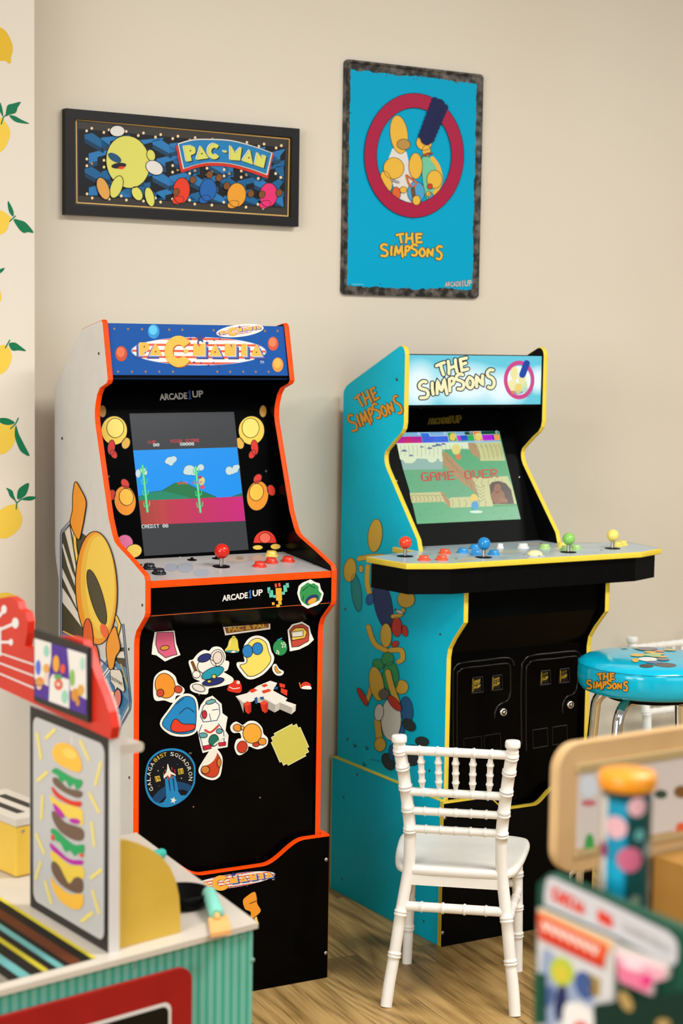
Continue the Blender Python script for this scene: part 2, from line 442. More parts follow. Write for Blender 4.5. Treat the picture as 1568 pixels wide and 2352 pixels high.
# wall return on the left with a printed lemon pattern
LY = -.10
lemon_fr = W0
PLL = lemon_fr.plane((0, LY, 0), (0, 1, 0))
LX = lemon_fr.y(79.5, 700, LY).x
b = MB(); b.box(-4.5, LX, LY, 0, 0, 3.0, WALL2)
LEM, LEM2, LEAF = mat('#e6c248', .6, .2), mat('#d9b02e', .6, .2), mat('#0f7048', .6, .2)
ZA = Z(0, 0, 3.3625); ZB = Z(0, 700, 3.27)
def lemon(pts, m=LEM): b.poly(PLL, pts, m, 2, True)
def leaf(pts): b.poly(PLL, catmull(pts, True, 4), LEAF, 4)
def stem(pts): b.stroke(PLL, pts, 2.4, LEAF, 5)
lemon(ZA((-150, 300), (-80, 215), (0, 212), (50, 250), (90, 330), (98, 390), (84, 440), (82, 484), (62, 488), (40, 470), (-60, 470), (-140, 420)), LEM2)
lemon(ZA((-90, 1010), (-40, 940), (10, 908), (35, 935), (70, 990), (76, 1045), (50, 1120), (0, 1175), (-70, 1160)))
leaf(ZA((45, 895), (48, 850), (60, 812), (100, 800), (158, 788), (135, 830), (120, 870), (75, 885)))
leaf(ZA((70, 892), (115, 897), (165, 925), (225, 955), (160, 950), (110, 935)))
leaf(ZA((22, 900), (-5, 850), (-10, 790), (5, 800), (18, 850)))
stem(ZA((8, 958), (25, 905), (50, 885)))
lemon(ZA((-120, 1700), (-60, 1640), (0, 1625), (50, 1650), (88, 1685), (72, 1720), (50, 1780), (0, 1812), (-80, 1800)))
leaf(ZA((62, 1553), (90, 1600), (104, 1640), (100, 1672), (72, 1640), (60, 1590)))
leaf(ZA((104, 1695), (150, 1700), (200, 1722), (258, 1795), (215, 1792), (180, 1798), (140, 1760)))
stem(ZA((75, 1708), (118, 1668)))
leaf(ZA((34, 2070), (15, 2100), (-20, 2115), (-40, 2095), (0, 2078)))
lemon(ZA((-60, 2200), (-20, 2210), (5, 2260), (10, 2310), (-5, 2330), (-60, 2320)))
lemon(ZB((-100, 400), (-60, 330), (0, 305), (45, 305), (75, 340), (88, 395), (60, 475), (0, 522), (-70, 500)))
leaf(ZB((66, 293), (110, 284), (150, 310), (194, 347), (140, 342), (90, 342)))
stem(ZB((38, 325), (72, 266)))
lemon(ZB((-120, 1000), (-60, 920), (20, 890), (95, 900), (112, 960), (105, 1040), (60, 1100), (0, 1125), (-80, 1100)))
leaf(ZB((118, 905), (140, 970), (180, 1050), (220, 1135), (160, 1105), (130, 1050), (110, 980)))
leaf(ZB((110, 885), (60, 855), (10, 850), (-20, 865), (20, 895), (70, 902)))
stem(ZB((78, 930), (115, 895), (136, 852)))
lemon(ZB((-60, 1620), (0, 1545), (60, 1508), (125, 1500), (145, 1545), (165, 1600), (145, 1680), (60, 1748), (-20, 1740)))
leaf(ZB((132, 1460), (130, 1410), (150, 1372), (214, 1338), (205, 1400), (180, 1440)))
leaf(ZB((115, 1470), (75, 1440), (60, 1400), (45, 1375), (90, 1395), (102, 1430)))
leaf(ZB((160, 1462), (205, 1440), (255, 1440), (272, 1447), (230, 1470)))
stem(ZB((120, 1535), (125, 1488), (160, 1458))); stem(ZB((125, 1488), (112, 1468)))
lemon(ZB((-90, 2230), (-30, 2180), (50, 2160), (120, 2190), (150, 2240), (140, 2300), (60, 2360), (-40, 2340)))
wl = b.build('wall_left'); wl['kind'] = 'structure'

# ================================================================== LEFT CABINET
L = Fr(-.0572, -.3, -.0542); WL = .453; T = .0125
LROOT = thing('arcade_cabinet', L, 'white-sided arcade cabinet with orange edges and stickers on its black front', 'arcade machine')
LPROF = [(-.235, .262), (-.235, .79), (-.238, .806), (-.247, .822), (-.289, .858), (-.293, .866), (-.293, .932), (-.288, .942), (-.278, .946), (-.218, .967), (-.14, .991),
         (-.126, .998), (-.115, 1.010), (-.093, 1.045), (-.016, 1.243), (-.0128, 1.257), (-.0128, 1.272), (-.016, 1.286), (-.026, 1.308), (-.041, 1.323), (-.080, 1.3345), (-.0865, 1.342),
         (-.056, 1.463), (-.050, 1.468), (.064, 1.449), (.235, 1.312), (.232, .947), (.226, .919), (.207, .876), (.207, .262)]
def side_panel(root, prof, x0, x1, m_out, m_in, edge, out_is_left, draw=None, name='side_panel'):
    b = MB()
    b.prism([(x0, y, z) for y, z in prof], (x1-x0, 0, 0), m_out, m_out if out_is_left else m_in, m_in if out_is_left else m_out)
    if draw: draw(b)
    o = b.build(name, root)
    # soft edge moulding wrapped around the outline
    e = MB(); n = len(prof); V2 = [Vector(p) for p in prof]
    area = sum(a.x*c.y-c.x*a.y for a, c in zip(V2, V2[1:]+V2[:1])); sg = 1 if area > 0 else -1
    nor = []
    for i in range(n):
        d1 = (V2[i]-V2[i-1]).normalized(); d2 = (V2[(i+1) % n]-V2[i]).normalized()
        q = Vector((d1.y, -d1.x))+Vector((d2.y, -d2.x)); q.normalize(); nor.append(q*sg)
    t = x1-x0; rows = [(0, .0002), (.12, .0016), (.5, .0022), (.88, .0016), (1, .0002)]
    vs = [(x0+t*u, V2[i].x+nor[i].x*h, V2[i].y+nor[i].y*h) for u, h in rows for i in range(n)]
    e.add(vs, [(r*n+i, r*n+(i+1) % n, (r+1)*n+(i+1) % n, (r+1)*n+i) for r in range(len(rows)-1) for i in range(n)], edge)
    e.build('edge_trim', o)
    return o
YEL, ORG, REDO, OLIVE = mat('#efca50', .45), mat('#ea962a', .45), mat('#dc5a26', .45), mat('#4a432e', .45)
def art_left(b):
    p = L.plane((0, 0, 0), (1, 0, 0)); z = Z(110, 1060, 3.564); NAVY = mat('#4a5878', .45)
    b.poly(p, z((118, 590), (192, 500), (240, 560), (330, 620), (420, 1500), (300, 1480), (118, 1385)), OLIVE, 1)
    for q in ([(140, 575), (178, 530), (236, 900), (226, 915)], [(118, 690), (124, 668), (200, 900), (238, 985), (238, 1060), (160, 850)], [(118, 870), (150, 940), (242, 1130), (245, 1215), (180, 1080), (118, 945)],
              [(118, 1030), (180, 1120), (292, 1320), (292, 1375), (190, 1240), (118, 1150)], [(190, 545), (205, 560), (250, 800), (240, 790)]):
        b.poly(p, z(*q), '#ddd6c8', 2)
    b.poly(p, z((118, 1385), (300, 1470), (300, 1640), (420, 1700), (560, 1520), (628, 1560), (680, 1960), (592, 2140), (118, 2040)), '#5b88a4', 1)
    b.poly(p, z((118, 1385), (300, 1470), (300, 1640), (118, 1600)), '#c47a80', 2)
    b.poly(p, z((420, 1830), (520, 1800), (660, 1960), (600, 2080), (500, 2000)), '#2f6d9b', 2)
    b.poly(p, z((520, 2020), (600, 2080), (585, 2150), (520, 2120)), '#8fbccb', 2)
    b.poly(p, z((565, 1530), (622, 1520), (640, 1690), (560, 1640)), OLIVE, 2)
    b.poly(p, z((555, 1450), (612, 1380), (622, 1480), (560, 1530)), '#ddd6c8', 2); b.poly(p, z((500, 1560), (622, 1555), (630, 1610), (500, 1600)), '#ddd6c8', 3)
    for (x, y), (x2, y2), c in (((430, 1620), (560, 1740), '#3b4b86'), ((470, 1600), (620, 1760), '#c9d3d2'), ((130, 1390), (290, 1470), '#e0b548'), ((120, 1400), (280, 1490), '#3d6fb0'), ((600, 1660), (660, 1850), '#b9a06a'), ((440, 1800), (560, 1640), '#d8dad6'), ((420, 1790), (520, 1660), '#e9e4da')):
        b.stroke(p, z((x, y), (x2, y2)), 3.2, c, 4)
    for d in (0, 13):
        b.stroke(p, z((196+d, 470+d), (113+d, 562+d*.4), (104+d, 602), (105+d, 2060), (340, 2260-d*2)), 1.5, NAVY, 5)
        b.stroke(p, z((610+d, 1330), (672+d, 1965), (668+d*.8, 2030), (562+d, 2215)), 1.6, NAVY, 5)
    b.stroke(p, z((222, 600), (228, 700), (252, 850)), 7.5, INK, 5); b.stroke(p, z((222, 600), (228, 700), (252, 850)), 5.3, YEL, 6)
    b.stroke(p, z((560, 1270), (590, 1340), (572, 1420)), 8, INK, 5); b.stroke(p, z((560, 1270), (590, 1340), (572, 1420)), 5.6, YEL, 6)
    e = ell(z((403, 1035))[0], z((403, 1035))[1], 48, 130, -.03, 60)
    b.poly(p, e, ORG, 7); b.stroke(p, e, 1.7, INK, 10, True)
    b.poly(p, z.e(418, 1020, 145, 430, -.03, 48), mat('#e9b840', .45), 8); b.poly(p, z.e(435, 1000, 120, 390, -.03, 48), YEL, 9)
    b.blob(p, z.e(408, 1110, 52, 235, -.28), OLIVE, 11, INK, 1.2, False); b.blob(p, z.e(470, 1385, 30, 60, -.3), mat('#e8663a', .45), 13, None)
    b.blob(p, z((232, 165), (275, 225), (320, 325), (308, 440), (292, 530), (258, 640), (192, 508), (208, 400), (212, 270)), ORG, 11, INK, 1.6)
    b.blob(p, z.e(337, 1450, 42, 165, -.02), REDO, 12, INK, 1.6, False); b.blob(p, z.e(400, 1620, 28, 120, -.05), REDO, 12, INK, 1.4, False)
    b.blob(p, z((553, 1350), (585, 1430), (602, 1530), (566, 1600), (545, 1690), (508, 1685), (488, 1500)), ORG, 14, INK, 1.6)
    b.blob(p, z((520, 1700), (600, 1705), (618, 1740), (640, 1868), (630, 1888), (580, 1848), (563, 1872), (556, 1838), (526, 1798)), '#ddd4c6', 15, INK, 1.0, False)
    b.text(p, 'CRAZYMAN!!', z((528, 1782)), z((622, 1838)), z((527, 1752)), '#2a2622', 18)
    b.blob(p, z.e(578, 1945, 33, 80, .12), '#dc7a70', 16, INK, 1.1, False); b.blob(p, z.e(540, 1920, 18, 40, .2), '#e6bd50', 16, INK, 1.0, False)
    for q in ((227, 812), (143, 1007), (327, 1390), (296, 1491), (297, 1786), (281, 1930)): b.poly(p, ell(q[0], q[1], 1.7, 3.4, 0, 10), '#33291d', 3)
side_panel(LROOT, LPROF, 0, T, WHITEP, BLACKG, ORANGE, True, art_left)
side_panel(LROOT, LPROF, WL-T, WL, WHITEP, BLACKG, ORANGE, False)
xi0, xi1 = T+.0003, WL-T-.0003
def xslab(b, a, c, th, m, x0=xi0, x1=xi1):
    """panel between two (y,z) edges running across the cabinet, thickness th towards the back"""
    d = Vector((c[0]-a[0], c[1]-a[1])).normalized(); n = Vector((-d.y, d.x))*th
    if n.x < 0: n = -n
    pr = [a, c, (c[0]+n.x, c[1]+n.y), (a[0]+n.x, a[1]+n.y)]
    b.prism([(x0, y, z) for y, z in pr], (x1-x0, 0, 0), m)
    return Plane(b_fr, (0, a[0], a[1]), (0, d.y, -d.x))
b_fr = L
# header sign
b = MB(); p = xslab(b, (-.0815, 1.3445), (-.0535, 1.4625), .012, mat('#0b4c98', .5, .12, name='blue_header_print'))
block_logo(b, p, (300, 844), (611, 846), (300, 771))
z = Z(200, 720, 3.136)
for x, y in ((195, 111), (294, 113), (394, 114), (590, 117), (685, 118), (910, 121), (1370, 126), (1280, 126), (222, 419), (322, 420), (421, 420), (519, 420), (617, 420), (936, 420), (1029, 420), (1123, 420), (1214, 420), (1306, 420)):
    b.poly(p, z.e(x, y, 8, 9, 0, 12), '#8a6a4a', 2)
for cx, cy, rx, ry, c, c2 in ((478, 130, 42, 52, '#1c86c4', '#4fb6e0'), (245, 290, 43, 55, '#b8401e', '#d4653a'), (1338, 218, 38, 50, '#c2482a', '#dd7448'), (1372, 370, 40, 52, '#d28a2e', '#e0a648')):
    b.poly(p, z.e(cx, cy, rx, ry), c, 2); b.poly(p, z.e(cx-4, cy-10, rx*.7, ry*.66), c2, 3)
b.build('header_sign', LROOT, 0)
stk = MB(); pst = Plane(L, p.pt+p.n*.0008, p.n)
stk.poly(pst, z.e(1100, 124, 172, 44, -.12), '#e9e2d4', 1)
block_logo(stk, pst, z((938, 178)), z((1262, 130)), z((930, 118)), 2)
tag(stk.build('sticker', LROOT), 'small white-edged oval sticker repeating the header lettering')
# underside of header
b = MB(); xslab(b, (-.0815, 1.3435), (.03, 1.338), -.008, BLACKG); b.build('header_underside', LROOT)
# bezel
BZ0, BZ1 = (-.066, .948), (.036, 1.340)
b = MB(); p = xslab(b, BZ0, BZ1, .012, BLACKG)
z = Z(220, 920, 3.5636)
maker_logo(b, p, (366.5, 920), (467, 914.5), (365.5, 902), '#a8a6a2', '#1f4f86', 2)
def bl(cx, cy, rx, ry, m, l, rot=0): b.blob(p, z.e(cx, cy, rx, ry, rot), m, l, INK, 1.2, False)
for cx, s in ((150, 1), (1272, -1)):
    bl(cx-s*95, 88, 30, 50, '#b98a3c', 2); bl(cx+s*95, 350, 34, 48, '#d0a23e', 2, s*.3)
    bl(cx, 245, 106, 118, '#e3c04a', 3); bl(cx+8*s, 225, 70, 80, '#ead068', 5); bl(cx-s*25, 385, 30, 62, '#c8281c', 6, s*.1); bl(cx-s*5, 440, 25, 38, '#c8281c', 5, -s*.5)
for cx, cy, s in ((238, 820, 1), (1322, 780, -1)):
    bl(cx, cy, 88, 122, '#e48a20', 3, -s*.15); bl(cx+s*10, cy-30, 58, 70, '#f2b23c', 5, -s*.15)
    bl(cx, cy-140, 30, 42, '#c83224', 4, -s*.6); bl(cx-s*112, cy-45, 32, 46, '#c83224', 4, s*.3)
bl(235, 1170, 68, 72, '#d86a94', 3, .3); bl(310, 1232, 66, 55, '#e6c050', 5, -.3)
b.poly(p, z.e(1383, 1165, 92, 98, 0, 30, PI, 2*PI), '#d5301f', 3); bl(1383, 1125, 46, 42, '#e8604a', 4)
bl(1322, 1203, 42, 20, '#e2b84a', 6); bl(1468, 1196, 42, 24, '#e2b84a', 6)
for q in ((106, 622), (1392, 578)): b.poly(p, z.e(q[0], q[1], 9, 11, 0, 10), '#3a3836', 2)
b.build('bezel', LROOT)
# screen
def scr(h, e=1.0): return mat(h, .25, .3, 0, e)
b = MB(); ps = Plane(L, p.pt+p.n*.0012, p.n)
q = [ps.w(t) for t in z((275, 106), (1130, 92), (1250, 1220), (398, 1272))]
b.prism(q, -ps.n*.004, scr('#3f4144', .82))
def sp(pts, c, l, sm=False): b.poly(ps, z(*pts), scr(c), l, sm)
sp([(305, 408), (1155, 382), (1200, 790), (352, 822)], '#0d95f2', 1)
n = 16
for i in range(n):
    u0, u1 = i/n, (i+1)/n; t = i/(n-1)
    c = [int(a+(d-a)*t) for a, d in zip((190, 66, 60), (206, 34, 122))] if t > .25 else [int(a+(d-a)*t*4) for a, d in zip((170, 66, 52), (198, 68, 74))]
    c = '#%02x%02x%02x' % tuple(c)
    sp([(352+(1200-352)*u0, 820-35*u0), (352+(1200-352)*u1, 820-35*u1), (375+(1222-375)*u1, 1020-35*u1), (375+(1222-375)*u0, 1020-35*u0)], c, 3)
sp([(350, 790), (460, 750), (540, 740), (640, 680), (700, 665), (750, 685), (860, 740), (985, 790), (985, 800), (352, 822)], '#1f7a48', 2)
sp([(352, 822), (350, 785), (480, 742), (560, 742), (760, 790), (760, 806)], '#1f8a68', 2.5)
sp([(1100, 788), (1198, 755), (1200, 788)], '#2d6c6a', 2)
b.stroke(ps, z((350, 788), (460, 748), (540, 738), (640, 678), (700, 663), (750, 683), (860, 738), (985, 790)), .9, scr('#20465c'), 3)
for cl in ([(612, 490, 40, 28), (590, 500, 26, 20), (635, 480, 26, 24), (612, 515, 20, 18)], [(765, 570, 45, 40), (740, 585, 26, 22), (800, 590, 26, 22), (858, 548, 26, 26), (835, 560, 18, 14)], [(345, 597, 20, 34), (385, 575, 26, 22), (405, 590, 14, 20)], [(1090, 575, 30, 34), (1140, 560, 24, 32), (1115, 585, 22, 16), (1158, 545, 16, 20)]):
    for x, y, rx, ry in cl: b.poly(ps, z.e(x, y, rx+3, ry+3), scr('#3b6f9c'), 3)
    for x, y, rx, ry in cl: b.poly(ps, z.e(x, y, rx, ry), scr('#cfe2de'), 4)
for x, y, x2, y2, k in ((380, 535, 421, 910, 5), (815, 545, 854, 912, 5)):
    b.stroke(ps, z((x, y), (x2, y2)), 5.4, scr('#3fcf7a'), 5); b.stroke(ps, z((x, y), (x2, y2)), 2.2, scr('#86e6a0'), 6)
    for i in range(4):
        t = .12+.25*i; cx, cy = x+(x2-x)*t, y+(y2-y)*t
        b.stroke(ps, z((cx-24, cy-28), (cx-22, cy+4), (cx, cy+16)), 2.0, scr('#46d482'), 5); b.stroke(ps, z((cx+24, cy-34), (cx+22, cy-4), (cx, cy+10)), 2.0, scr('#46d482'), 5)
b.poly(ps, z.e(865, 660, 24, 34, .2), scr('#e0d878'), 6); b.poly(ps, z.e(850, 628, 16, 12), scr('#c8304a'), 7); b.poly(ps, z.e(870, 710, 20, 16), scr('#d8506a'), 7)
def pix(t, x0, y0, x1, y1, h, c, l=4): b.bits(ps, t, z((x0, y0)), z((x1, y1)), z((x0-.1*h, y0-h)), scr(c), l, 1.15)
pix('1UP', 422, 354, 492, 350, 24, '#e0404a'); pix('00', 470, 377, 519, 375, 26, '#e6f0ee'); pix('HIGH SCORE', 613, 347, 848, 340, 27, '#e0404a'); pix('80000', 688, 371, 803, 368, 26, '#e6f0ee', 5)
pix('GAME', 665, 689, 752, 687, 22, '#e0603a', 8); pix('OVER', 785, 685, 872, 680, 22, '#c04c9a', 8); pix('CREDIT 00', 376, 1046, 592, 1039, 28, '#e6f4f2')
b.build('screen', LROOT)
# control deck
b = MB(); DK = noise_mat('brushed_grey_overlay', '#b4b0ae', '#c2bcb6', 6, .32, .45, b_str=.05)
DKA, DKB = (-.290, .931), (-.066, .9485)
d = Vector((DKB[0]-DKA[0], DKB[1]-DKA[1])).normalized(); up2 = Vector((-d.y, d.x))
b.prism([(xi0, *q) for q in (DKA, DKB, (DKB[0], DKB[1]-.014), (DKA[0], DKA[1]-.014))], (xi1-xi0, 0, 0), DK)
pd = Plane(L, (0, *DKA), (0, -d.y, d.x)); DN = Vector((0, up2.x, up2.y))
z = Z(300, 1200, 3.2)
for cx, cy, rx, ry, c in ((400, 330, 60, 40, '#a9b0ba'), (520, 370, 60, 28, '#a8b2bd'), (780, 270, 90, 26, '#c8b09c'), (800, 262, 34, 12, '#cdb58f'), (930, 262, 60, 22, '#cba898'), (250, 412, 40, 8, '#cfa5a2'), (300, 330, 50, 30, '#a7acba')):
    b.poly(pd, z.e(cx, cy, rx, ry), mat(c, .32, .45), 1)
for q in ((1160, 232), (1342, 314), (358, 252)): b.lathe([(.0035, 0), (.003, .001), (0, .0014)], STEEL, pd.w(z(q)), 12, DN)
deck = b.build('control_deck', LROOT)
b = MB(); b.prism([(xi0, *q) for q in ((-.2915, .9315), (-.2915, .917), (-.288, .917), (-.288, .9315))], (xi1-xi0, 0, 0), ORANGE); b.build('edge_trim', deck)
def button(root, pos, nrm, c, r=.0152, name='button'):
    m = mat(c, .28, .5)
    b = MB(); b.lathe([(r, 0), (r, .0025), (r*.9, .0042), (r*.76, .0046), (r*.74, .0098), (r*.66, .0112), (0, .0116)], m, pos, 28, nrm)
    return b.build(name, root)
def joystick(root, pos, nrm, c, h, br, wash=.019):
    ax = Vector(nrm); pos = Vector(pos); b = MB(); b.lathe([(wash, 0), (wash, .0012), (wash*.55, .0022), (0, .0023)], BLACKM, pos, 32, ax)
    o = b.build('joystick', root)
    b = MB(); b.tube([pos+ax*.001, pos+ax*(h-br*.7)], .0046, STEEL, 16); b.build('shaft', o)
    b = MB(); b.ball(pos+ax*h, br, mat(c, .16, .5)); b.build('ball_top', o)
    return o
for q, c in (((136, 340), '#0c0f18'), ((208, 377), '#0c0f18'), ((947, 325), '#d8321c'), ((1032, 296), '#d8321c'), ((1155, 287), '#d8321c'), ((1034, 245), '#e8c85c')):
    button(LROOT, pd.w(z(q)), DN, c)
for q in ((450, 277), (632, 266), (50, 313)):
    bb = MB(); bb.lathe([(.0105, 0), (.0105, .0012), (.004, .002), (.003, .006), (0, .0066)], BLACKM, pd.w(z(q)), 20, DN); bb.build('switch', LROOT)
joystick(LROOT, pd.w((508, 1301.5)), DN, '#d0200f', .0345, .0165)
# apron under the deck
b = MB(); p = xslab(b, (-.2885, .8625), (-.2885, .9165), .01, BLACKG)
b.poly(p, [p.f_pt for p in []] or [(346, 1414.2), (757, 1384.2), (757, 1385.6), (346, 1415.8)], mat('#b8521e', .5), 1)
maker_logo(b, p, (510, 1381.5), (603, 1369.5), (510, 1365), '#d8d4cc', '#2a66b0', 1)
b.build('apron', LROOT)
pst = Plane(L, p.pt+p.n*.0008, p.n); z = Z(300, 1200, 3.2)
b = MB()
for x0, y0, x1, y1, c in ((1003, 478, 1024, 520, '#5fb8a0'), (1015, 500, 1045, 552, '#5fb8a0'), (1045, 535, 1070, 556, '#5fb8a0'), (1138, 447, 1160, 480, '#5fb8a0'), (1120, 462, 1146, 512, '#5fb8a0'), (1105, 510, 1130, 532, '#5fb8a0'), (1057, 450, 1072, 478, '#dd4a28'), (1082, 446, 1098, 474, '#dd4a28'), (1064, 484, 1108, 574, '#eda636'), (1082, 574, 1106, 606, '#eda636'), (1068, 604, 1094, 624, '#eda636'), (1036, 588, 1054, 608, '#eda636')):
    b.poly(pst, z((x0, y0), (x1, y0-3), (x1+4, y1-3), (x0+4, y1)), c, 1)
tag(b.build('sticker', LROOT), 'teal and yellow square-block sticker')
b = MB(); h = sticker_base(b, pst, z((1228, 520), (1238, 470), (1262, 448), (1290, 436), (1320, 424), (1352, 442), (1384, 452), (1392, 490), (1412, 520), (1400, 570), (1370, 602), (1300, 628), (1262, 606), (1250, 580), (1240, 560)), 1, False, 3)
b.poly(pst, z((1240, 520), (1250, 478), (1300, 440), (1322, 452), (1345, 446), (1378, 470), (1380, 500), (1402, 525), (1386, 572), (1300, 612), (1268, 590), (1250, 570)), '#2f8a48', 3)
for a, c2 in (((1262, 500), (1300, 470)), ((1310, 460), (1350, 480)), ((1270, 540), (1262, 570))): b.stroke(pst, z(a, c2), 2, '#15502c', 4)
b.poly(pst, z.e(1330, 565, 52, 30, -.5), '#23355f', 4); b.poly(pst, z.e(1332, 576, 36, 18, -.5), '#e09a34', 5)
tag(b.build('sticker', LROOT), 'round green jagged sticker with white rim')
# front panels
b = MB(); xslab(b, (-.2845, .8615), (-.2275, .8125), -.01, BLACKG); b.build('apron_underside', LROOT)
b = MB(); pf = xslab(b, (-.2275, .262), (-.2275, .8125), .01, BLACKG)
for q in ((597, 1832), (444, 1853), (457, 1595), (436, 1730), (438, 1730)): b.poly(pf, ell(q[0], q[1], 2.2, 2.2, 0, 10), '#6a5a48', 1)
b.build('front_panel', LROOT)
b = MB(); b.prism([(xi0, y, zz) for y, zz in ((.195, .3), (.203, .3), (.228, 1.3), (.06, 1.44), (-.04, 1.457), (-.04, 1.447), (.05, 1.433), (.215, 1.295))], (xi1-xi0, 0, 0), WHITEP); b.build('back_panel', LROOT)
PS = Plane(L, pf.pt+pf.n*.0006, pf.n); z = Z(260, 1300, 2.904)
def sticker(label, hull=None, smooth=True, grow=4.2):
    b = MB()
    if hull: sticker_base(b, PS, z(*hull), 1, smooth, grow)
    b.done = lambda: tag(b.build('sticker', LROOT), label)
    b.E = lambda cx, cy, rx, ry, m, l=3, rot=0, line=INK, w=1.3: b.blob(PS, z.e(cx, cy, rx, ry, rot), m, l, line, w, False)
    b.P = lambda pts, m, l=3, line=INK, w=1.3, sm=True: b.blob(PS, z(*pts), m, l, line, w, sm)
    b.S = lambda pts, w, m, l=4: b.stroke(PS, z(*pts), w, m, l, False, len(pts) > 2)
    return b
s = sticker('pink rounded sticker with flat top', [(282, 440), (340, 437), (402, 434), (414, 520), (440, 590), (400, 606), (345, 630), (290, 590), (262, 585), (268, 520)], False)
s.P([(290, 444), (398, 440), (408, 530), (425, 590), (395, 596), (348, 612), (300, 575), (282, 520)], '#d05a78', 3, INK, 1.2, False); s.E(342, 545, 30, 16, '#d08a34', 5, -.15); s.done()
s = sticker('brown strip sticker with gold lettering', [(738, 406), (1040, 380), (1040, 416), (750, 456)], False)
s.P([(742, 410), (1036, 384), (1035, 412), (754, 450)], '#8a5226', 3, None, 1, False); s.text(PS, 'PAC & PAL', z((768, 440)), z((1022, 410)), z((764, 408)), '#c9a23c', 4, .04); s.done()
s = sticker('yellow bell sticker'); s.P([(744, 566), (762, 535), (772, 498), (790, 478), (812, 476), (828, 494), (834, 540), (838, 568), (792, 580)], '#d6c44c', 1, None); s.E(803, 474, 12, 8, '#d6c44c', 1, 0, None); s.E(791, 570, 44, 9, '#3e8f92', 3, .05, None); s.E(800, 572, 14, 7, '#dcd6c4', 4, 0, None); s.S([(772, 540), (782, 500)], 2, '#ece29a', 4); s.done()
s = sticker('yellow bean-shaped sticker with two blue discs', [(868, 560), (905, 490), (965, 470), (1025, 500), (1048, 570), (1066, 610), (1050, 660), (985, 725), (905, 750), (850, 700), (828, 650), (880, 640)])
s.P([(880, 560), (915, 500), (965, 482), (1015, 510), (1036, 575), (1050, 615), (1036, 655), (980, 712), (908, 736), (860, 690), (846, 660), (890, 640)], '#e6d060', 3); s.E(893, 567, 35, 42, '#2678b4', 5); s.E(960, 550, 35, 40, '#2678b4', 5); s.done()
s = sticker('green round fruit sticker with white dots'); s.E(1112, 545, 47, 52, '#2b8748', 1, 0, None); s.S([(1095, 495), (1122, 482)], 3.4, '#2c8496', 2)
for x, y in ((1122, 515), (1138, 512), (1130, 526), (1146, 524), (1128, 540), (1144, 538), (1092, 565), (1100, 572), (1088, 580), (1102, 584)): s.E(x, y, 5, 5, '#dfe4cf', 3, 0, None)
s.done()
s = sticker('red and yellow hexagonal badge sticker', [(1168, 430), (1195, 395), (1258, 378), (1302, 405), (1312, 450), (1330, 490), (1296, 522), (1235, 552), (1182, 562)], False)
s.P([(1174, 432), (1200, 400), (1256, 386), (1296, 410), (1304, 455), (1300, 500), (1236, 536), (1190, 540)], '#b94432', 3, INK, 1.4, False); s.P([(1180, 440), (1215, 412), (1268, 412), (1290, 440), (1276, 480), (1190, 496)], '#dcbc4a', 5, INK, 1.4, False); s.P([(1188, 440), (1262, 430), (1264, 466), (1190, 474)], '#d6cfc2', 7, INK, 1.2, False); s.done()
s = sticker('small orange chip sticker', [(1068, 668), (1082, 660), (1102, 690), (1130, 706), (1118, 724), (1090, 722), (1068, 696)]); s.P([(1076, 672), (1084, 668), (1100, 698), (1118, 708), (1094, 714), (1078, 694)], '#e3992e', 3, INK, 1); s.done()
s = sticker('tiny red and white chip sticker'); s.P([(1252, 800), (1262, 780), (1285, 772), (1308, 782), (1316, 802)], '#cc3a22', 1, None); s.P([(1256, 818), (1262, 804), (1300, 798), (1318, 806), (1316, 822)], '#e6e0d4', 2, None); s.S([(1240, 778), (1250, 812)], 2.6, '#cf6a2c', 2); s.done()
s = sticker('white, navy and teal cluster sticker', [(508, 640), (534, 628), (566, 590), (605, 566), (640, 572), (668, 546), (712, 548), (742, 590), (742, 634), (766, 642), (756, 690), (726, 706), (792, 750), (780, 778), (700, 800), (634, 812), (618, 850), (530, 832), (522, 792), (590, 770), (540, 744), (526, 700)])
s.E(692, 612, 46, 56, '#e4dccf', 3, .2); s.E(694, 610, 30, 40, '#dcc9ba', 5, .2); s.E(622, 668, 62, 50, '#e6dfd3', 4); s.E(606, 612, 46, 26, '#252f66', 6, -.35); s.S([(526, 642), (552, 704)], 7, '#6e4a26', 4); s.E(552, 722, 26, 24, '#e6dfd3', 6)
s.E(660, 712, 78, 34, '#1f8fa6', 8, -.4); s.E(664, 770, 74, 24, '#222a66', 9, -.2); s.E(668, 735, 14, 14, '#d8c94e', 11); s.E(568, 812, 44, 22, '#d8d2c6', 6, .35); s.E(636, 768, 14, 9, '#d8c050', 12); s.done()
s = sticker('red glossy gem sticker'); s.P([(760, 828), (772, 792), (800, 768), (828, 762), (852, 788), (856, 828), (840, 846), (800, 842)], '#cf2f1c', 1, None); s.E(832, 776, 12, 12, '#e9c9b8', 3, 0, None); s.S([(774, 806), (800, 818), (842, 812)], 2, '#ecd0c2', 3); s.done()
s = sticker('orange oval sticker with two red-brown spots', [(272, 800), (286, 735), (345, 700), (405, 735), (424, 785), (468, 822), (456, 852), (416, 862), (396, 905), (340, 890), (280, 888)])
s.E(345, 798, 66, 84, '#e28c28', 3, -.25); s.E(312, 846, 24, 26, '#c0442a', 5, .3); s.E(432, 822, 26, 24, '#c0442a', 5, .3); s.done()
s = sticker('large blue bell-shaped sticker with a red patch', [(316, 1052), (372, 960), (432, 882), (490, 856), (545, 882), (562, 960), (556, 1080), (524, 1120), (452, 1132), (376, 1116)])
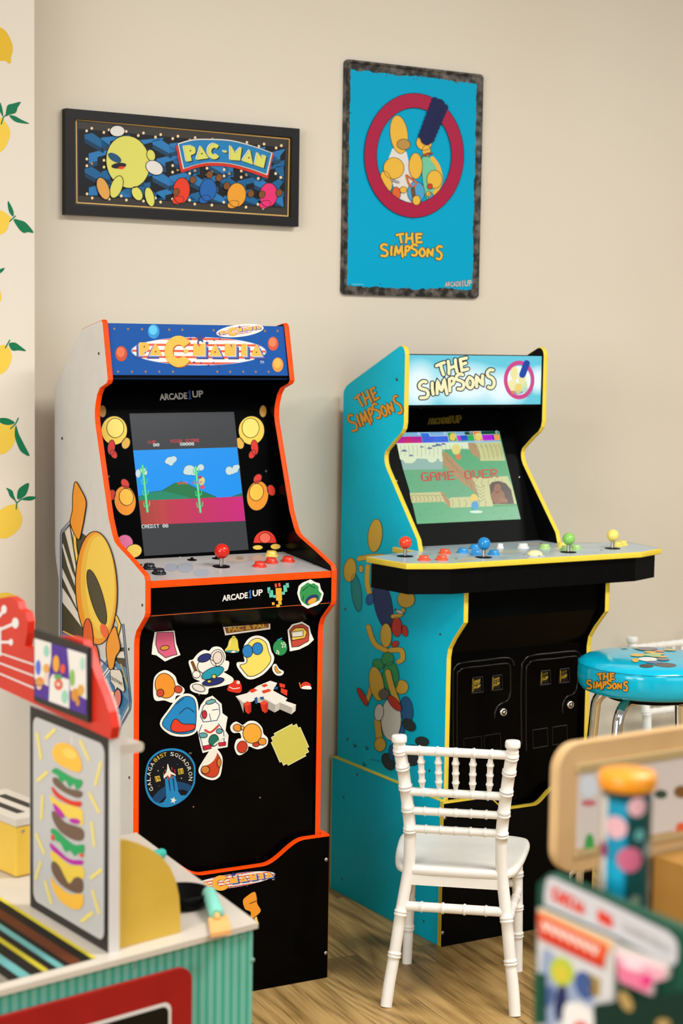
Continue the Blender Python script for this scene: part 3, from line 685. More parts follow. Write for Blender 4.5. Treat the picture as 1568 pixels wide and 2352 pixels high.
s.P([(326, 1052), (380, 964), (438, 892), (490, 868), (538, 890), (552, 962), (546, 1078), (518, 1110), (452, 1120), (382, 1104)], '#1f7fb8', 3); s.P([(386, 1094), (392, 1040), (420, 1020), (462, 1052), (540, 1056), (532, 1090), (452, 1108)], '#d83a24', 5, INK, 1.4); s.S([(420, 920), (470, 880)], 1.6, '#123a58', 5); s.S([(440, 985), (490, 945), (540, 975)], 1.8, '#123a58', 5); s.done()
s = sticker('tall white sticker with red and teal patches', [(566, 1000), (588, 930), (620, 888), (660, 872), (716, 922), (722, 985), (756, 1010), (748, 1050), (742, 1100), (762, 1130), (756, 1202), (700, 1212), (600, 1240), (586, 1190), (572, 1120), (556, 1060)], False)
for pts, w in (([(580, 1000), (600, 935), (655, 885), (705, 925), (710, 985), (690, 1030), (600, 1040), (580, 1000)], 1.6), ([(590, 1060), (570, 1110), (590, 1180), (600, 1225)], 1.6), ([(700, 1050), (735, 1100), (740, 1190)], 1.6), ([(660, 960), (700, 955)], 1.6), ([(640, 985), (650, 1030)], 1.4)): s.stroke(PS, z(*pts), w, '#24467c', 3)
s.E(648, 905, 34, 14, '#6aa0a2', 5, -.25); s.E(606, 990, 16, 28, '#b8283c', 5); s.S([(612, 1094), (648, 1108), (698, 1066)], 4.5, '#c8402e', 4); s.E(598, 1128, 28, 17, '#5f9a9c', 5); s.E(706, 1100, 20, 17, '#5f9a9c', 5); s.E(668, 1162, 32, 40, '#1f6a54', 5, .2); s.S([(672, 1192), (756, 1124)], 4, '#dcd6c8', 7); s.P([(596, 1200), (648, 1190), (652, 1216), (602, 1228)], '#c01f36', 6, INK, 1, False); s.P([(700, 1178), (748, 1172), (748, 1196), (704, 1200)], '#c01f36', 6, INK, 1, False); s.done()
s = sticker('red teardrop sticker with a curled white corner', [(574, 1365), (598, 1310), (664, 1216), (694, 1232), (722, 1282), (716, 1360), (702, 1402), (660, 1422), (600, 1402)])
s.P([(584, 1364), (604, 1322), (664, 1232), (712, 1286), (706, 1356), (692, 1394), (658, 1410), (604, 1392)], '#c23f20', 3); s.P([(588, 1332), (620, 1268), (670, 1222), (690, 1250), (668, 1296), (630, 1326)], '#e4dccd', 5, None); s.E(612, 1358, 28, 26, '#c8752e', 6); s.E(704, 1310, 14, 30, '#c8752e', 6); s.done()
s = sticker('white and red stack-of-blocks sticker')
def cubes(pts, top, side, dep=34):
    for i in range(len(pts)-1):
        (x0, y0), (x1, y1) = pts[i], pts[i+1]
        s.P([(x0, y0), (x1, y1), (x1-4, y1+dep), (x0-4, y0+dep)], side, 2, None, 1, False)
s.P([(815, 870), (842, 905), (868, 980), (868, 920), (905, 870)], '#a8a296', 2, None, 1, False)
s.P([(815, 868), (890, 848), (960, 800), (1046, 765), (1092, 780), (1064, 830), (1160, 882), (1148, 900), (1218, 924), (1192, 946), (1110, 910), (1080, 926), (1010, 886), (960, 880), (925, 905), (868, 912)], '#e2dccf', 3, None, 1, False)
cubes([(1080, 926), (1110, 910)], '#e2dccf', '#bdb6a8', 50); cubes([(1010, 886), (1080, 926)], '', '#a39d92', 52); cubes([(1110, 910), (1192, 946)], '', '#a8a296', 44); cubes([(1192, 946), (1218, 924)], '', '#cfc8ba', 42); cubes([(960, 880), (1010, 886)], '', '#b5ae9f', 30)
for q, tp in (((868, 906, 50), '#d8391f'), ((978, 900, 52), '#d8391f')):
    x, y, w = q; s.P([(x, y+14), (x+24, y-6), (x+w, y+8), (x+w-22, y+26)], '#e0452a', 5, None, 1, False); s.P([(x, y+14), (x+w-22, y+26), (x+w-18, y+82), (x+12, y+66)], '#c8331c', 5, None, 1, False); s.P([(x+w-22, y+26), (x+w, y+8), (x+w, y+66), (x+w-18, y+82)], '#b02c18', 5, None, 1, False)
for q in ([(1106, 780), (1144, 790), (1142, 812), (1108, 806)], [(1116, 812), (1160, 828), (1156, 866), (1114, 842)], [(900, 830), (935, 815), (960, 828), (925, 845)], [(985, 795), (1015, 785), (1030, 796), (1005, 808)], [(988, 832), (1036, 818), (1052, 832), (1000, 850)]): s.P(q, '#d33b20', 6, None, 1, False)
for q in ([(940, 880), (958, 872), (960, 920), (944, 916)], [(974, 874), (1000, 870), (1004, 890), (984, 890)], [(1072, 806), (1096, 804), (1094, 822), (1074, 822)]): s.P(q, '#234a86', 6, None, 1, False)
s.done()
s = sticker('orange disc sticker with red and orange ovals', [(786, 1072), (818, 1044), (862, 1066), (905, 1040), (950, 1044), (986, 1080), (996, 1122), (1024, 1152), (1016, 1194), (962, 1216), (900, 1196), (888, 1228), (838, 1256), (814, 1212), (826, 1164), (858, 1150), (846, 1108), (800, 1106)])
s.E(925, 1116, 62, 66, '#e6a034', 3); s.E(826, 1078, 28, 24, '#e0892e', 5, .3); s.E(858, 1078, 12, 14, '#e6b048', 6); s.E(858, 1206, 34, 40, '#c23a22', 5, .2); s.E(992, 1170, 26, 24, '#df8a30', 5); s.E(950, 1190, 22, 14, '#c23a22', 5); s.done()
s = sticker('yellow stepped-edge block disc sticker')
R5 = [(3, 8), (5, 7), (7, 5), (8, 3), (8, -3), (7, -5), (5, -7), (3, -8), (-3, -8), (-5, -7), (-7, -5), (-8, -3), (-8, 3), (-7, 5), (-5, 7), (-3, 8)]
st = []
for i, (x, y) in enumerate(R5):
    st.append((x, y)); x2, y2 = R5[(i+1) % 16]
    if x != x2 and y != y2: st.append((x, y2) if (x > 0) == (y < 0) else (x2, y))
ca, sa = math.cos(-.45), math.sin(-.45)
def st8(k): return [(1178+(x*ca-y*sa)*13.6*k, 1192+(x*sa+y*ca)*15*k) for x, y in st]
s.poly(PS, z(*st8(1.0)), '#dcd49a', 1); s.poly(PS, z(*st8(.95)), '#c4ba52', 2); s.done()
# round patch
s = sticker('round blue patch sticker with lettering around its edge'); z6 = Z(320, 1700, 9.8)
OUT = [(700, 184), (860, 195), (1010, 250), (1150, 370), (1240, 520), (1262, 640), (1258, 850), (1245, 980), (1180, 1130), (1060, 1290), (900, 1410), (740, 1485), (600, 1512), (470, 1495), (330, 1420), (220, 1310), (140, 1120), (118, 900), (130, 740), (160, 580), (220, 440), (340, 310), (500, 220)]
s.poly(PS, z6(*OUT), '#1e7db2', 1, True)
cx0, cy0 = 690, 850
s.poly(PS, z6(*[(cx0+(x-cx0)*.93, cy0-10+(y-cy0)*.91) for x, y in OUT]), '#070a12', 2, True)
s.poly(PS, z6((300, 1290), (420, 1150), (540, 1060), (700, 960), (860, 935), (1010, 960), (1165, 1030), (1110, 1150), (960, 1110), (800, 1150), (600, 1250), (440, 1400), (340, 1370)), '#133f66', 3, True)
s.poly(PS, z6((570, 860), (800, 800), (850, 1000), (870, 1150), (930, 1240), (1040, 1240), (1150, 1150), (900, 1410), (740, 1485), (600, 1512), (430, 1425), (540, 1390), (600, 1290), (595, 1150), (580, 1000)), '#1e7db2', 4)
for x, x2 in ((650, 690), (750, 790)): s.poly(PS, z6((x-20, 850), (x+22, 850), (x2+10, 1150), (x2-15, 1130)), '#123f70', 5)
s.poly(PS, z6((622, 535), (640, 535), (655, 590), (672, 640), (700, 700), (810, 770), (812, 800), (720, 770), (700, 800), (680, 835), (660, 830), (640, 790), (570, 840), (548, 870), (535, 800), (600, 720), (618, 640)), '#e2d8c8', 6)
for q in ((575, 660, 578, 710), (720, 610, 728, 670), (783, 655, 795, 730), (535, 730, 545, 780)): s.stroke(PS, z6(q[:2], q[2:]), 1.8, '#c8392a', 7)
for q in ((625, 800, 640, 890), (705, 770, 725, 860)): s.stroke(PS, z6(q[:2], q[2:]), 2.6, '#d23c26', 7)
s.poly(PS, z6(*[(758+(78 if i % 2 == 0 else 32)*math.sin(PI*i/5+.25), 1352-(84 if i % 2 == 0 else 34)*math.cos(PI*i/5+.25)) for i in range(10)]), '#e6ddcb', 6)
for x, y, r, c in ((415, 685, 12, '#e8e4da'), (528, 608, 10, '#d8b048'), (940, 856, 12, '#e8e4da'), (850, 540, 9, '#3f7c8a'), (436, 1026, 9, '#3f9a94')): s.poly(PS, z6.e(x, y, r, r, 0, 8), c, 6)
for t, q0, q1, q2 in (('19', (368, 940), (478, 915), (335, 820)), ('81', (880, 775), (995, 748), (858, 650))):
    s.poly(PS, z6(q0, q1, (q1[0]+q2[0]-q0[0], q1[1]+q2[1]-q0[1]), q2), '#d9b33c', 5); s.text(PS, t, z6((q0[0]+10, q0[1]-12)), z6((q1[0]-10, q1[1]-8)), z6((q2[0]+10, q2[1]+10)), '#6a4a12', 6, .02)
def rim_text(t, a0, a1, c):
    n = len(t)
    for i, ch in enumerate(t):
        a = a0+(a1-a0)*i/(n-1); ca, sa = math.cos(a), math.sin(a)
        x, y = 675+430*sa, 840-490*ca; dx, dy = ca, sa*1.05; ux, uy = sa, -ca; w, hh = 40, 86
        if ch in '1I': w = 14
        s.text(PS, ch, z6((x-dx*w, y-dy*w)), z6((x+dx*w, y+dy*w)), z6((x-dx*w+ux*hh, y-dy*w+uy*hh)), c, 6, .0)
rim_text('GALAGA', -2.07, -.98, '#e6ddcb'); rim_text('81ST', -.74, -.22, '#d9b23a'); rim_text('SQUADRON', .12, 1.62, '#e6ddcb')
s.done()
# plinth the cabinet is slotted into
b = MB(); PX0, PX1, PY, PZ = -.0125, WL+.0125, -.2555, .3305
def scoop(x0, x1, zt, dz, s0, s1):
    w = x1-x0; o = []
    for i in range(61):
        u = i/60
        if u < s0: h = 0
        elif u < s0+s1: h = .5-.5*math.cos(PI*(u-s0)/s1)
        elif u <= 1-s0-s1: h = 1
        elif u < 1-s0: h = .5-.5*math.cos(PI*(1-s0-u)/s1)
        else: h = 0
        o.append((x0+w*u, zt-dz*h))
    return o
tp = scoop(PX0, PX1, PZ, .047, .13, .22)
b.prism([(PX0, PY, 0.001), (PX1, PY, 0.001)]+[(x, PY, zz) for x, zz in reversed(tp)], (0, .011, 0), BLACKG)
for x in (PX0, WL+.0005): b.box(x, x+.012, PY+.0112, .22, .001, PZ, WHITEP if x < 0 else BLACKG)
b.box(PX0+.012, WL, .205, .216, .001, PZ-.03, BLACKG)
pp = L.plane((0, PY, 0), (0, 1, 0))
block_logo(b, pp, (441, 2056), (634, 2026), (436, 2021), 1)
z7 = Z(290, 1880, 3.0745)
b.blob(pp, z7((820, 580), (850, 545), (905, 515), (922, 560), (925, 600), (950, 650), (915, 690), (876, 706), (874, 660), (836, 640)), ORG, 2, INK, 1.4); b.stroke(pp, z7((912, 695), (922, 740), (912, 755)), 6, YEL, 1); b.stroke(pp, z7((870, 600), (918, 580)), 1.4, INK, 5)
b.stroke(pp, z7((780, 690), (840, 710), (890, 745)), 3, '#d09a2c', 1)
for q in ((1412, 291), (1409, 950)): b.lathe([(.0045, 0), (.004, .001), (0, .0016)], STEEL, pp.w(z7(q)), 14, (0, -1, 0))
pl_ = b.build('plinth', LROOT)
e = MB(); n = len(tp)
vs = [(x, yy, zz+.0006) for yy in (PY-.0008, PY+.0115) for x, zz in tp]+[(x, PY-.0009, zz-.0035) for x, zz in tp]
e.add(vs, [(i, i+1, n+i+1, n+i) for i in range(n-1)]+[(2*n+i, 2*n+i+1, i+1, i) for i in range(n-1)], ORANGE)
e.box(PX1-.013, PX1+.0002, PY+.012, .22, PZ, PZ+.0015, ORANGE); e.box(PX0-.0002, PX0+.013, PY+.012, .22, PZ, PZ+.0015, ORANGE)
e.box(PX1-.0002, PX1+.0004, PY, PY+.012, .001, PZ, mat('#7a3a1c', .5))
e.build('edge_trim', pl_)

# ================================================================== RIGHT CABINET
R = Fr(.744, -.3, -.0381); RX0 = .012; RW = .4274; RX1 = RX0+RW
RROOT = thing('arcade_cabinet', R, 'bright blue arcade cabinet with yellow edges and a wide four-stick deck', 'arcade machine')
RPROF = [(-.226, .262), (-.226, .627), (-.2265, .692), (-.232, .716), (-.251, .742), (-.293, .787), (-.293, .905), (-.1, .914), (-.097, .933), (-.088, .958), (.058, 1.122), (.064, 1.133), (.0665, 1.144), (.066, 1.153), (.061, 1.163),
         (.018, 1.195), (-.006, 1.210), (-.016, 1.222), (-.0198, 1.237), (-.0198, 1.402), (-.0175, 1.411), (-.011, 1.418), (-.003, 1.4205), (.006, 1.4195), (.237, 1.325), (.256, 1.316), (.266, 1.306), (.2695, 1.296), (.2735, .262)]
TEAL, NAVYB, GREENB, REDB, YELB, SKINW, DKB = mat('#158f94', .45), mat('#1d2f66', .45), mat('#2a9a58', .45), mat('#c8301f', .45), mat('#e0b23c', .45), mat('#e4dfd6', .45), mat('#2b3538', .45)
def art_right(b):
    p = R.plane((RX0, 0, 0), (1, 0, 0)); zs = Z(770, 780, 3.075); z = Z(750, 1180, 3.794)
    title(b, p, zs((133, 693)), zs((490, 520)), zs((35, 433)), '#e0992c', '#2a1c10', 1, 21, 31)
    E = lambda cx, cy, rx, ry, m, l, rot=0, w=1.0: b.blob(p, z.e(cx, cy, rx, ry, rot), m, l, INK, w, False)
    def S(pts, w, m, l): b.stroke(p, z(*pts), w+1.8, INK, l, False, True); b.stroke(p, z(*pts), w, m, l+1, False, True)
    E(425, 190, 62, 145, YELB, 4, .1); S([(500, 372), (400, 372), (285, 392)], 11, YELB, 2)
    E(205, 490, 55, 105, YELB, 3, .1); E(262, 690, 44, 165, TEAL, 2, -.12); E(300, 480, 20, 34, YELB, 2)
    S([(360, 460), (355, 600), (378, 700)], 11, YELB, 2); E(380, 745, 34, 52, mat('#235f9e', .45), 4, .3)
    E(492, 780, 78, 235, NAVYB, 3, -.2); E(695, 745, 76, 74, YELB, 4); S([(580, 895), (640, 885), (670, 840)], 9, YELB, 4); E(614, 985, 46, 88, REDB, 4, -.05); E(682, 1020, 28, 52, REDB, 4, -.25); E(640, 855, 34, 14, SKINW, 8, .3)
    S([(366, 985), (400, 1090), (440, 1150), (520, 1190)], 11, YELB, 4); E(522, 1060, 50, 105, YELB, 7); S([(560, 1190), (650, 1190), (665, 1260), (630, 1290)], 11, YELB, 4); E(600, 1135, 34, 26, REDB, 6, -.5)
    E(535, 1265, 54, 60, GREENB, 6); E(560, 1420, 72, 130, GREENB, 5); E(450, 1310, 52, 44, GREENB, 4, .5)
    E(440, 1480, 62, 150, YELB, 8, -.18); E(505, 1570, 46, 44, mat('#6a6250', .45), 10, -.2); S([(395, 1500), (370, 1590), (345, 1650)], 9, YELB, 6); S([(540, 1380), (570, 1500), (620, 1640)], 13, YELB, 10)
    E(318, 1595, 24, 90, REDB, 8, -.5); E(600, 1650, 36, 84, REDB, 13, -.7); E(655, 1510, 60, 62, YELB, 4)
    E(566, 1790, 88, 185, SKINW, 8); E(462, 1730, 40, 74, SKINW, 10, .1); E(700, 1710, 56, 118, mat('#1f5f92', .45), 6, -.1); E(722, 1840, 66, 46, DKB, 7, .7)
    S([(445, 1800), (455, 1900), (470, 1985)], 14, YELB, 6); E(470, 2010, 50, 62, YELB, 7); E(640, 1900, 40, 90, mat('#1f5f92', .45), 5, .2)
    E(835, 1985, 60, 42, DKB, 6, .2); E(745, 2105, 90, 92, DKB, 5, .3); E(540, 2160, 50, 80, DKB, 5, -.5); E(570, 2080, 26, 70, mat('#1f5f92', .45), 6)
    for x, y in ((245, 2035), (350, 2055), (325, 2200)):
        for dx, dy in ((-14, -26), (-2, -36), (12, -24), (26, -14)): b.stroke(p, z((x, y), (x+dx, y+dy)), 1.0, INK, 2)
    b.stroke(p, z((378, 2138), (392, 2148), (400, 2136), (414, 2152), (428, 2142), (440, 2158), (452, 2148), (466, 2164), (480, 2158)), .8, INK, 2)
    for q in ((912, 873), (908, 1397+3), (1011, 1457), (798, 1698), (986, 1766+4), (793, 1399), (911, 871)): b.poly(p, ell(q[0], q[1], 2.0, 3.2, 0, 10), '#4a4030', 3)
side_panel(RROOT, RPROF, RX0, RX0+T, CYANP, BLACKM, YELLOWE, True, art_right)
side_panel(RROOT, RPROF, RX1-T, RX1, CYANP, BLACKM, YELLOWE, False)
b_fr = R; xi0, xi1 = RX0+T+.0003, RX1-T-.0003
# lit header sign
m, nt, bs = newmat('backlit_header_print', .3, .4)
tc = N(nt, 'ShaderNodeTexCoord'); sx = N(nt, 'ShaderNodeSeparateXYZ'); nt.links.new(tc.outputs['Object'], sx.inputs[0])
def glow(cx, cz, rx, rz):
    a = N(nt, 'ShaderNodeVectorMath', operation='SUBTRACT'); a.inputs[1].default_value = (cx, -.012, cz); nt.links.new(tc.outputs['Object'], a.inputs[0])
    c = N(nt, 'ShaderNodeVectorMath', operation='MULTIPLY'); c.inputs[1].default_value = (1/rx, 0, 1/rz); nt.links.new(a.outputs[0], c.inputs[0])
    d = N(nt, 'ShaderNodeVectorMath', operation='LENGTH'); nt.links.new(c.outputs[0], d.inputs[0]); return d.outputs['Value']
g = [glow(.06, 1.325, .07, .07), glow(.20, 1.327, .13, .062), glow(.31, 1.318, .09, .055), glow(.42, 1.34, .05, .04)]
mn = g[0]
for q in g[1:]:
    k = N(nt, 'ShaderNodeMath', operation='SMOOTH_MIN'); k.inputs[2].default_value = .35; nt.links.new(mn, k.inputs[0]); nt.links.new(q, k.inputs[1]); mn = k.outputs[0]
r = ramp(nt, [(.0, '#f4ffff'), (.45, '#e2f8fb'), (.85, '#96deec'), (1.0, '#62cade')]); nt.links.new(mn, r.inputs['Fac'])
bs.inputs['Base Color'].default_value = (.02, .02, .02, 1); nt.links.new(r.outputs['Color'], bs.inputs['Emission Color']); bs.inputs['Emission Strength'].default_value = 1.0
b = MB(); ph = R.plane((0, -.012, 1.34), (0, 1, 0))
b.prism([(xi0, -.012, 1.2785), (xi1, -.012, 1.2785), (xi1, -.012, 1.4), (xi0, -.012, 1.4)], (0, .02, 0), BLACKM, m)
def em(h, e=1.0): return mat(h, .3, .4, 0, e)
z = Z(770, 780, 3.075)
title(b, ph, z((595, 461)), z((1135, 344)), z((565, 186)), em('#fdf6c2', .98), em('#16120c'), 1, 22, 36)
def ringp(cx, cy, rx, ry, ix, iy, n=60):
    return ell(cx, cy, rx, ry, 0, n), ell(cx, cy, ix, iy, 0, n)
def ring(b, pl, zf, cx, cy, rx, ry, ix, iy, m, l):
    o = zf.e(cx, cy, rx, ry, 0, 64); i_ = zf.e(cx, cy, ix, iy, 0, 64)
    b.add([pl.w(q, l) for q in o+i_], [(k, (k+1) % 64, 64+(k+1) % 64, 64+k) for k in range(64)], m)
E = lambda cx, cy, rx, ry, c, l, rot=0: b.poly(ph, z.e(cx, cy, rx, ry, rot), em(c), l)
E(1295, 290, 82, 104, '#f2fbf6', 1); E(1262, 240, 26, 50, '#f3e9a4', 2); E(1250, 330, 42, 44, '#f4ecb0', 2); E(1315, 275, 26, 36, '#f3e7a0', 3); E(1325, 325, 30, 46, '#d8e8b0', 2); E(1290, 345, 26, 36, '#f0d878', 4); E(1340, 355, 22, 22, '#b8e0c8', 4); E(1285, 372, 40, 14, '#7fa8c0', 4); E(1250, 372, 12, 12, '#e8924a', 5)
ring(b, ph, z, 1295, 285, 108, 137, 82, 106, em('#d24a8c'), 5)
b.stroke(ph, z((1318, 248), (1348, 168)), 15, em('#1c46a8'), 6)
b.stroke(ph, z((1345, 408), (1358, 398), (1366, 402), (1376, 380), (1384, 384), (1392, 352)), .7, em('#23303a'), 2)
for y in (432, 440, 448): b.stroke(ph, z((525, y), (560+y*.1, y)), .7, em('#d8eef2'), 1)
b.build('header_sign', RROOT)
b = MB(); b.box(xi0, xi1, -.0105, .0, 1.2705, 1.278, BLACKM); b.box(xi0, xi1, -.0105, .13, 1.2705, 1.274, BLACKM); b.build('header_underside', RROOT)
# bezel and screen
BZ0, BZ1 = (-.022, .9325), (.137, 1.27)
b = MB(); pb = xslab(b, BZ0, BZ1, .012, BLACKM)
maker_logo(b, pb, z((655, 597)), z((888, 585)), z((655, 552)), '#0b0a08', '#0b0a08', 1, '#a8902c')
for q in ((605, 485), (893, 485), (1172, 482)): b.poly(pb, z.e(q[0], q[1], 9, 7, 0, 10), '#3c3a36', 1)
for q in ((1300, 970), (433, 997)): b.lathe([(.0035, 0), (.003, .001), (0, .0014)], STEEL, pb.w(z(q), 1), 12, pb.n)
b.build('bezel', RROOT)
dv = Vector((BZ1[0]-BZ0[0], BZ1[1]-BZ0[1])).normalized()
ps = Plane(R, pb.pt+pb.n*.0012, pb.n); z = Z(860, 960, 4.126)
def onb(x, s_): q = Vector(BZ0)+dv*s_; return Vector((x, q.x, q.y))+ps.n*.0012
sA, sB = [(R.bp(*z(q), ps.pt, ps.n)-onb(0, 0)).dot(Vector((0, dv.x, dv.y))) for q in ((1380, 958), (1165, 125))]
sx0, sx1 = .0705, .3835
b = MB(); b.prism([onb(sx0, sA), onb(sx1, sA), onb(sx1, sB), onb(sx0, sB)], -ps.n*.004, scr('#62ae7c'), scr('#62ae7c'))
def sp(pts, c, l=1, sm=False): b.poly(ps, z(*pts), scr(c), l, sm)
def ln(pts, c='#6a6a44', w=.7, l=6): b.stroke(ps, z(*pts), w, scr(c), l)
sp([(212, 245), (880, 235), (905, 300), (660, 300), (648, 420), (640, 490), (270, 492)], '#93b6aa', 1)
sp([(210, 243), (885, 233), (900, 292), (760, 292), (640, 300), (645, 412), (622, 415), (596, 378), (580, 410), (545, 425), (515, 418), (495, 388), (400, 384), (378, 415), (350, 430), (290, 428), (270, 400), (240, 392)], '#d9e6c2', 2)
sp([(270, 492), (640, 488), (705, 500), (980, 745), (720, 755), (650, 700), (335, 706)], '#66ab7e', 2)
sp([(640, 300), (880, 292), (1000, 405), (1236, 405), (1272, 545), (935, 570), (760, 400)], '#56a873', 1)
sp([(635, 318), (680, 330), (790, 440), (850, 500), (930, 580), (985, 745), (940, 700), (850, 632), (760, 560), (690, 480), (650, 455)], '#b08f64', 4)
sp([(882, 236), (950, 240), (990, 330), (990, 385), (930, 350), (890, 290)], '#b08f64', 4)
sp([(945, 238), (1195, 230), (1236, 405), (1000, 408), (990, 330)], '#c6c88c', 3)
sp([(905, 570), (1255, 552), (1300, 640), (1345, 822), (1115, 838), (720, 852), (700, 770), (720, 755), (985, 745), (940, 640)], '#c9ca90', 3)
sp([(330, 712), (625, 702), (700, 800), (715, 850), (690, 835), (655, 795), (350, 806)], '#c9c68e', 3); sp([(620, 700), (645, 700), (712, 790), (716, 848), (690, 838), (650, 765)], '#b08f64', 4)
sp([(1085, 640), (1110, 610), (1170, 598), (1240, 620), (1290, 680), (1320, 815), (1120, 818), (1098, 740)], '#4c3b33', 5); b.poly(ps, z.e(1165, 745, 66, 70), scr('#8f5f3e'), 6); b.poly(ps, z.e(1160, 670, 34, 46, .2), scr('#8f5f3e'), 6); b.poly(ps, z.e(1215, 780, 46, 24, .3), scr('#9a6844'), 7)
sp([(1118, 822), (1345, 815), (1350, 832), (1120, 838)], '#4f9a5c', 6)
for i in range(16):
    x = 240+i*39; ln([(x, 262), (x+8, 300+7*(i % 4)), (x+6, 350+9*(i % 3))], '#86905e', .7)
for x, y, k in ((280, 312, 1), (345, 358, .8), (520, 288, .9), (600, 258, 1.2), (445, 275, .7), (560, 268, .8), (650, 248, .9)): sp([(x-30*k, y+8*k), (x-8*k, y-16*k), (x, y-6*k), (x+12*k, y-10*k), (x+30*k, y+8*k)], '#55669a', 5)
for i in range(6): ln([(960+i*42, 246), (985+i*42, 310), (1000+i*42, 385)]); ln([(940+i*52, 262+8*(i % 2)), (975+i*46, 275)])
for i in range(8): ln([(345+i*38, 742), (358+i*38, 770), (352+i*38, 800)])
for i in range(6): ln([(730+i*62, 775), (745+i*62, 812), (735+i*62, 842)])
for i in range(5): ln([(960+i*60, 585), (940+i*66, 620), (975+i*62, 655)]); ln([(955, 640+i*30), (1000, 665+i*32), (1040, 640+i*30)])
for i in range(4): ln([(345+i*80, 738), (385+i*80, 730), (425+i*80, 742)])
for i in range(6): ln([(670+i*45, 350+i*50), (700+i*45, 420+i*52)], '#7a5c3c')
for x, y in ((340, 560), (430, 640), (560, 650), (860, 330), (1100, 470), (1180, 440), (480, 870), (620, 900), (780, 940), (1120, 900), (1240, 880), (820, 690), (420, 920), (1000, 470), (330, 620), (560, 920), (1290, 930), (1180, 950), (700, 640)): ln([(x, y), (x+7, y-8), (x+14, y)], '#3f8a58', .7, 3)
b.poly(ps, z.e(770, 300, 42, 50), scr('#dcd47a'), 7); b.poly(ps, z.e(792, 368, 24, 30), scr('#dd7a4a'), 7); b.poly(ps, z.e(938, 762, 36, 40), scr('#e0c862'), 7); b.poly(ps, z.e(948, 830, 34, 46), scr('#3f9ac8'), 7); b.poly(ps, z.e(958, 892, 62, 14), scr('#cfe6d2'), 8)
# score strip
for q, c, l in (([(150, 140), (1168, 124), (1190, 232), (180, 245)], '#7fb2d8', 1), ([(850, 133), (1168, 124), (1178, 158), (858, 165)], '#0d4a34', 2), ([(170, 180), (440, 176), (452, 236), (190, 242)], '#d01c5a', 3), ([(437, 143), (510, 142), (520, 176), (690, 172), (700, 228), (452, 236)], '#2f77dd', 3),
                ([(683, 138), (758, 136), (785, 222), (706, 228)], '#2f9a4e', 3), ([(772, 170), (940, 162), (952, 216), (788, 222)], '#2fae5a', 3), ([(775, 168), (806, 167), (820, 216), (788, 218)], '#cc2fc0', 4), ([(806, 167), (872, 164), (886, 213), (820, 216)], '#2750c8', 4),
                ([(925, 130), (1000, 128), (1024, 218), (950, 222)], '#e0863c', 3), ([(1012, 164), (1176, 158), (1188, 210), (1026, 216)], '#f0a04a', 3), ([(1012, 164), (1110, 160), (1122, 210), (1026, 214)], '#b423d6', 4), ([(1110, 160), (1124, 159), (1136, 209), (1122, 210)], '#3a2fb4', 4)):
    sp(q, c, l)
ln([(440, 143), (515, 142), (524, 175), (690, 170)], '#dfe8ea', .8, 6); ln([(684, 138), (757, 136), (783, 221), (706, 227), (684, 138)], '#dfe8ea', .8, 6); ln([(926, 130), (1000, 128), (1024, 217), (950, 221), (926, 130)], '#dfe8ea', .8, 6); ln([(180, 244), (1190, 228)], '#dfe8ea', .8, 6); ln([(772, 166), (1178, 155)], '#dfe8ea', .7, 6)
b.poly(ps, z.e(738, 180, 30, 36), scr('#e2c85a'), 5); b.poly(ps, z.e(982, 178, 34, 36), scr('#e4cf6a'), 5)
for x, y in ((415, 150), (662, 148), (908, 140), (1152, 135)): b.stroke(ps, z.e(x, y, 9, 11, 0, 12), .9, scr('#e6ecea'), 6, True)
for x0, x1, y0, c in ((205, 440, 232, '#8a22c8'), (460, 690, 226, '#5a2ad8')):
    b.bits(ps, 'INSERT COIN', z((x0 if x0 > 300 else 165, y0+2)), z((x1, y0-4)), z((x0-12 if x0 > 300 else 153, y0-46)), scr(c), 5, 1.2)
b.bits(ps, 'GAME OVER', z((443, 604)), z((1168, 568)), z((432, 520)), scr('#c24a3c'), 9, 1.35)
b.build('screen', RROOT)
# wide control deck
DZ = .932; cx = RX0+RW/2
DH = [(-.277, -.331), (.277, -.331), (.372, -.291), (.388, -.146), (.226, -.098), (.226, -.002), (-.226, -.002), (-.226, -.098), (-.388, -.146), (-.372, -.291)]
# split so the cabinet sides stay visible: the deck wraps round them
b = MB(); DM = noise_mat('pale_blue_deck_overlay', '#a9b9bf', '#b9c6c9', 5, .3, .45)
poly = [(cx+x, y, DZ) for x, y in DH]
b.prism([(x, y, DZ-.0128) for x, y, _ in poly], (0, 0, .0128), DM)
pdk = R.plane((0, 0, DZ), (0, 0, 1)); z = Z(820, 1180, 2.178)
for e_ in ((560, 226, 40, 7, '#cdb99a'), (760, 190, 60, 8, '#c4c2b0'), (900, 152, 50, 6, '#c3b7a6'), (700, 218, 60, 6, '#a2b6bf'), (1180, 190, 70, 7, '#aebcbf'), (520, 236, 26, 5, '#c9b694'), (350, 200, 30, 6, '#a3b9c2')):
    b.poly(pdk, z.e(*e_[:4]), mat(e_[4], .3, .45), 1)
for q in ((337, 172), (495, 226), (1221, 182), (920, 150)): b.lathe([(.0042, 0), (.0034, .001), (0, .0015)], STEEL, pdk.w(z(q)), 12, (0, 0, 1))
deck = b.build('control_deck', RROOT)
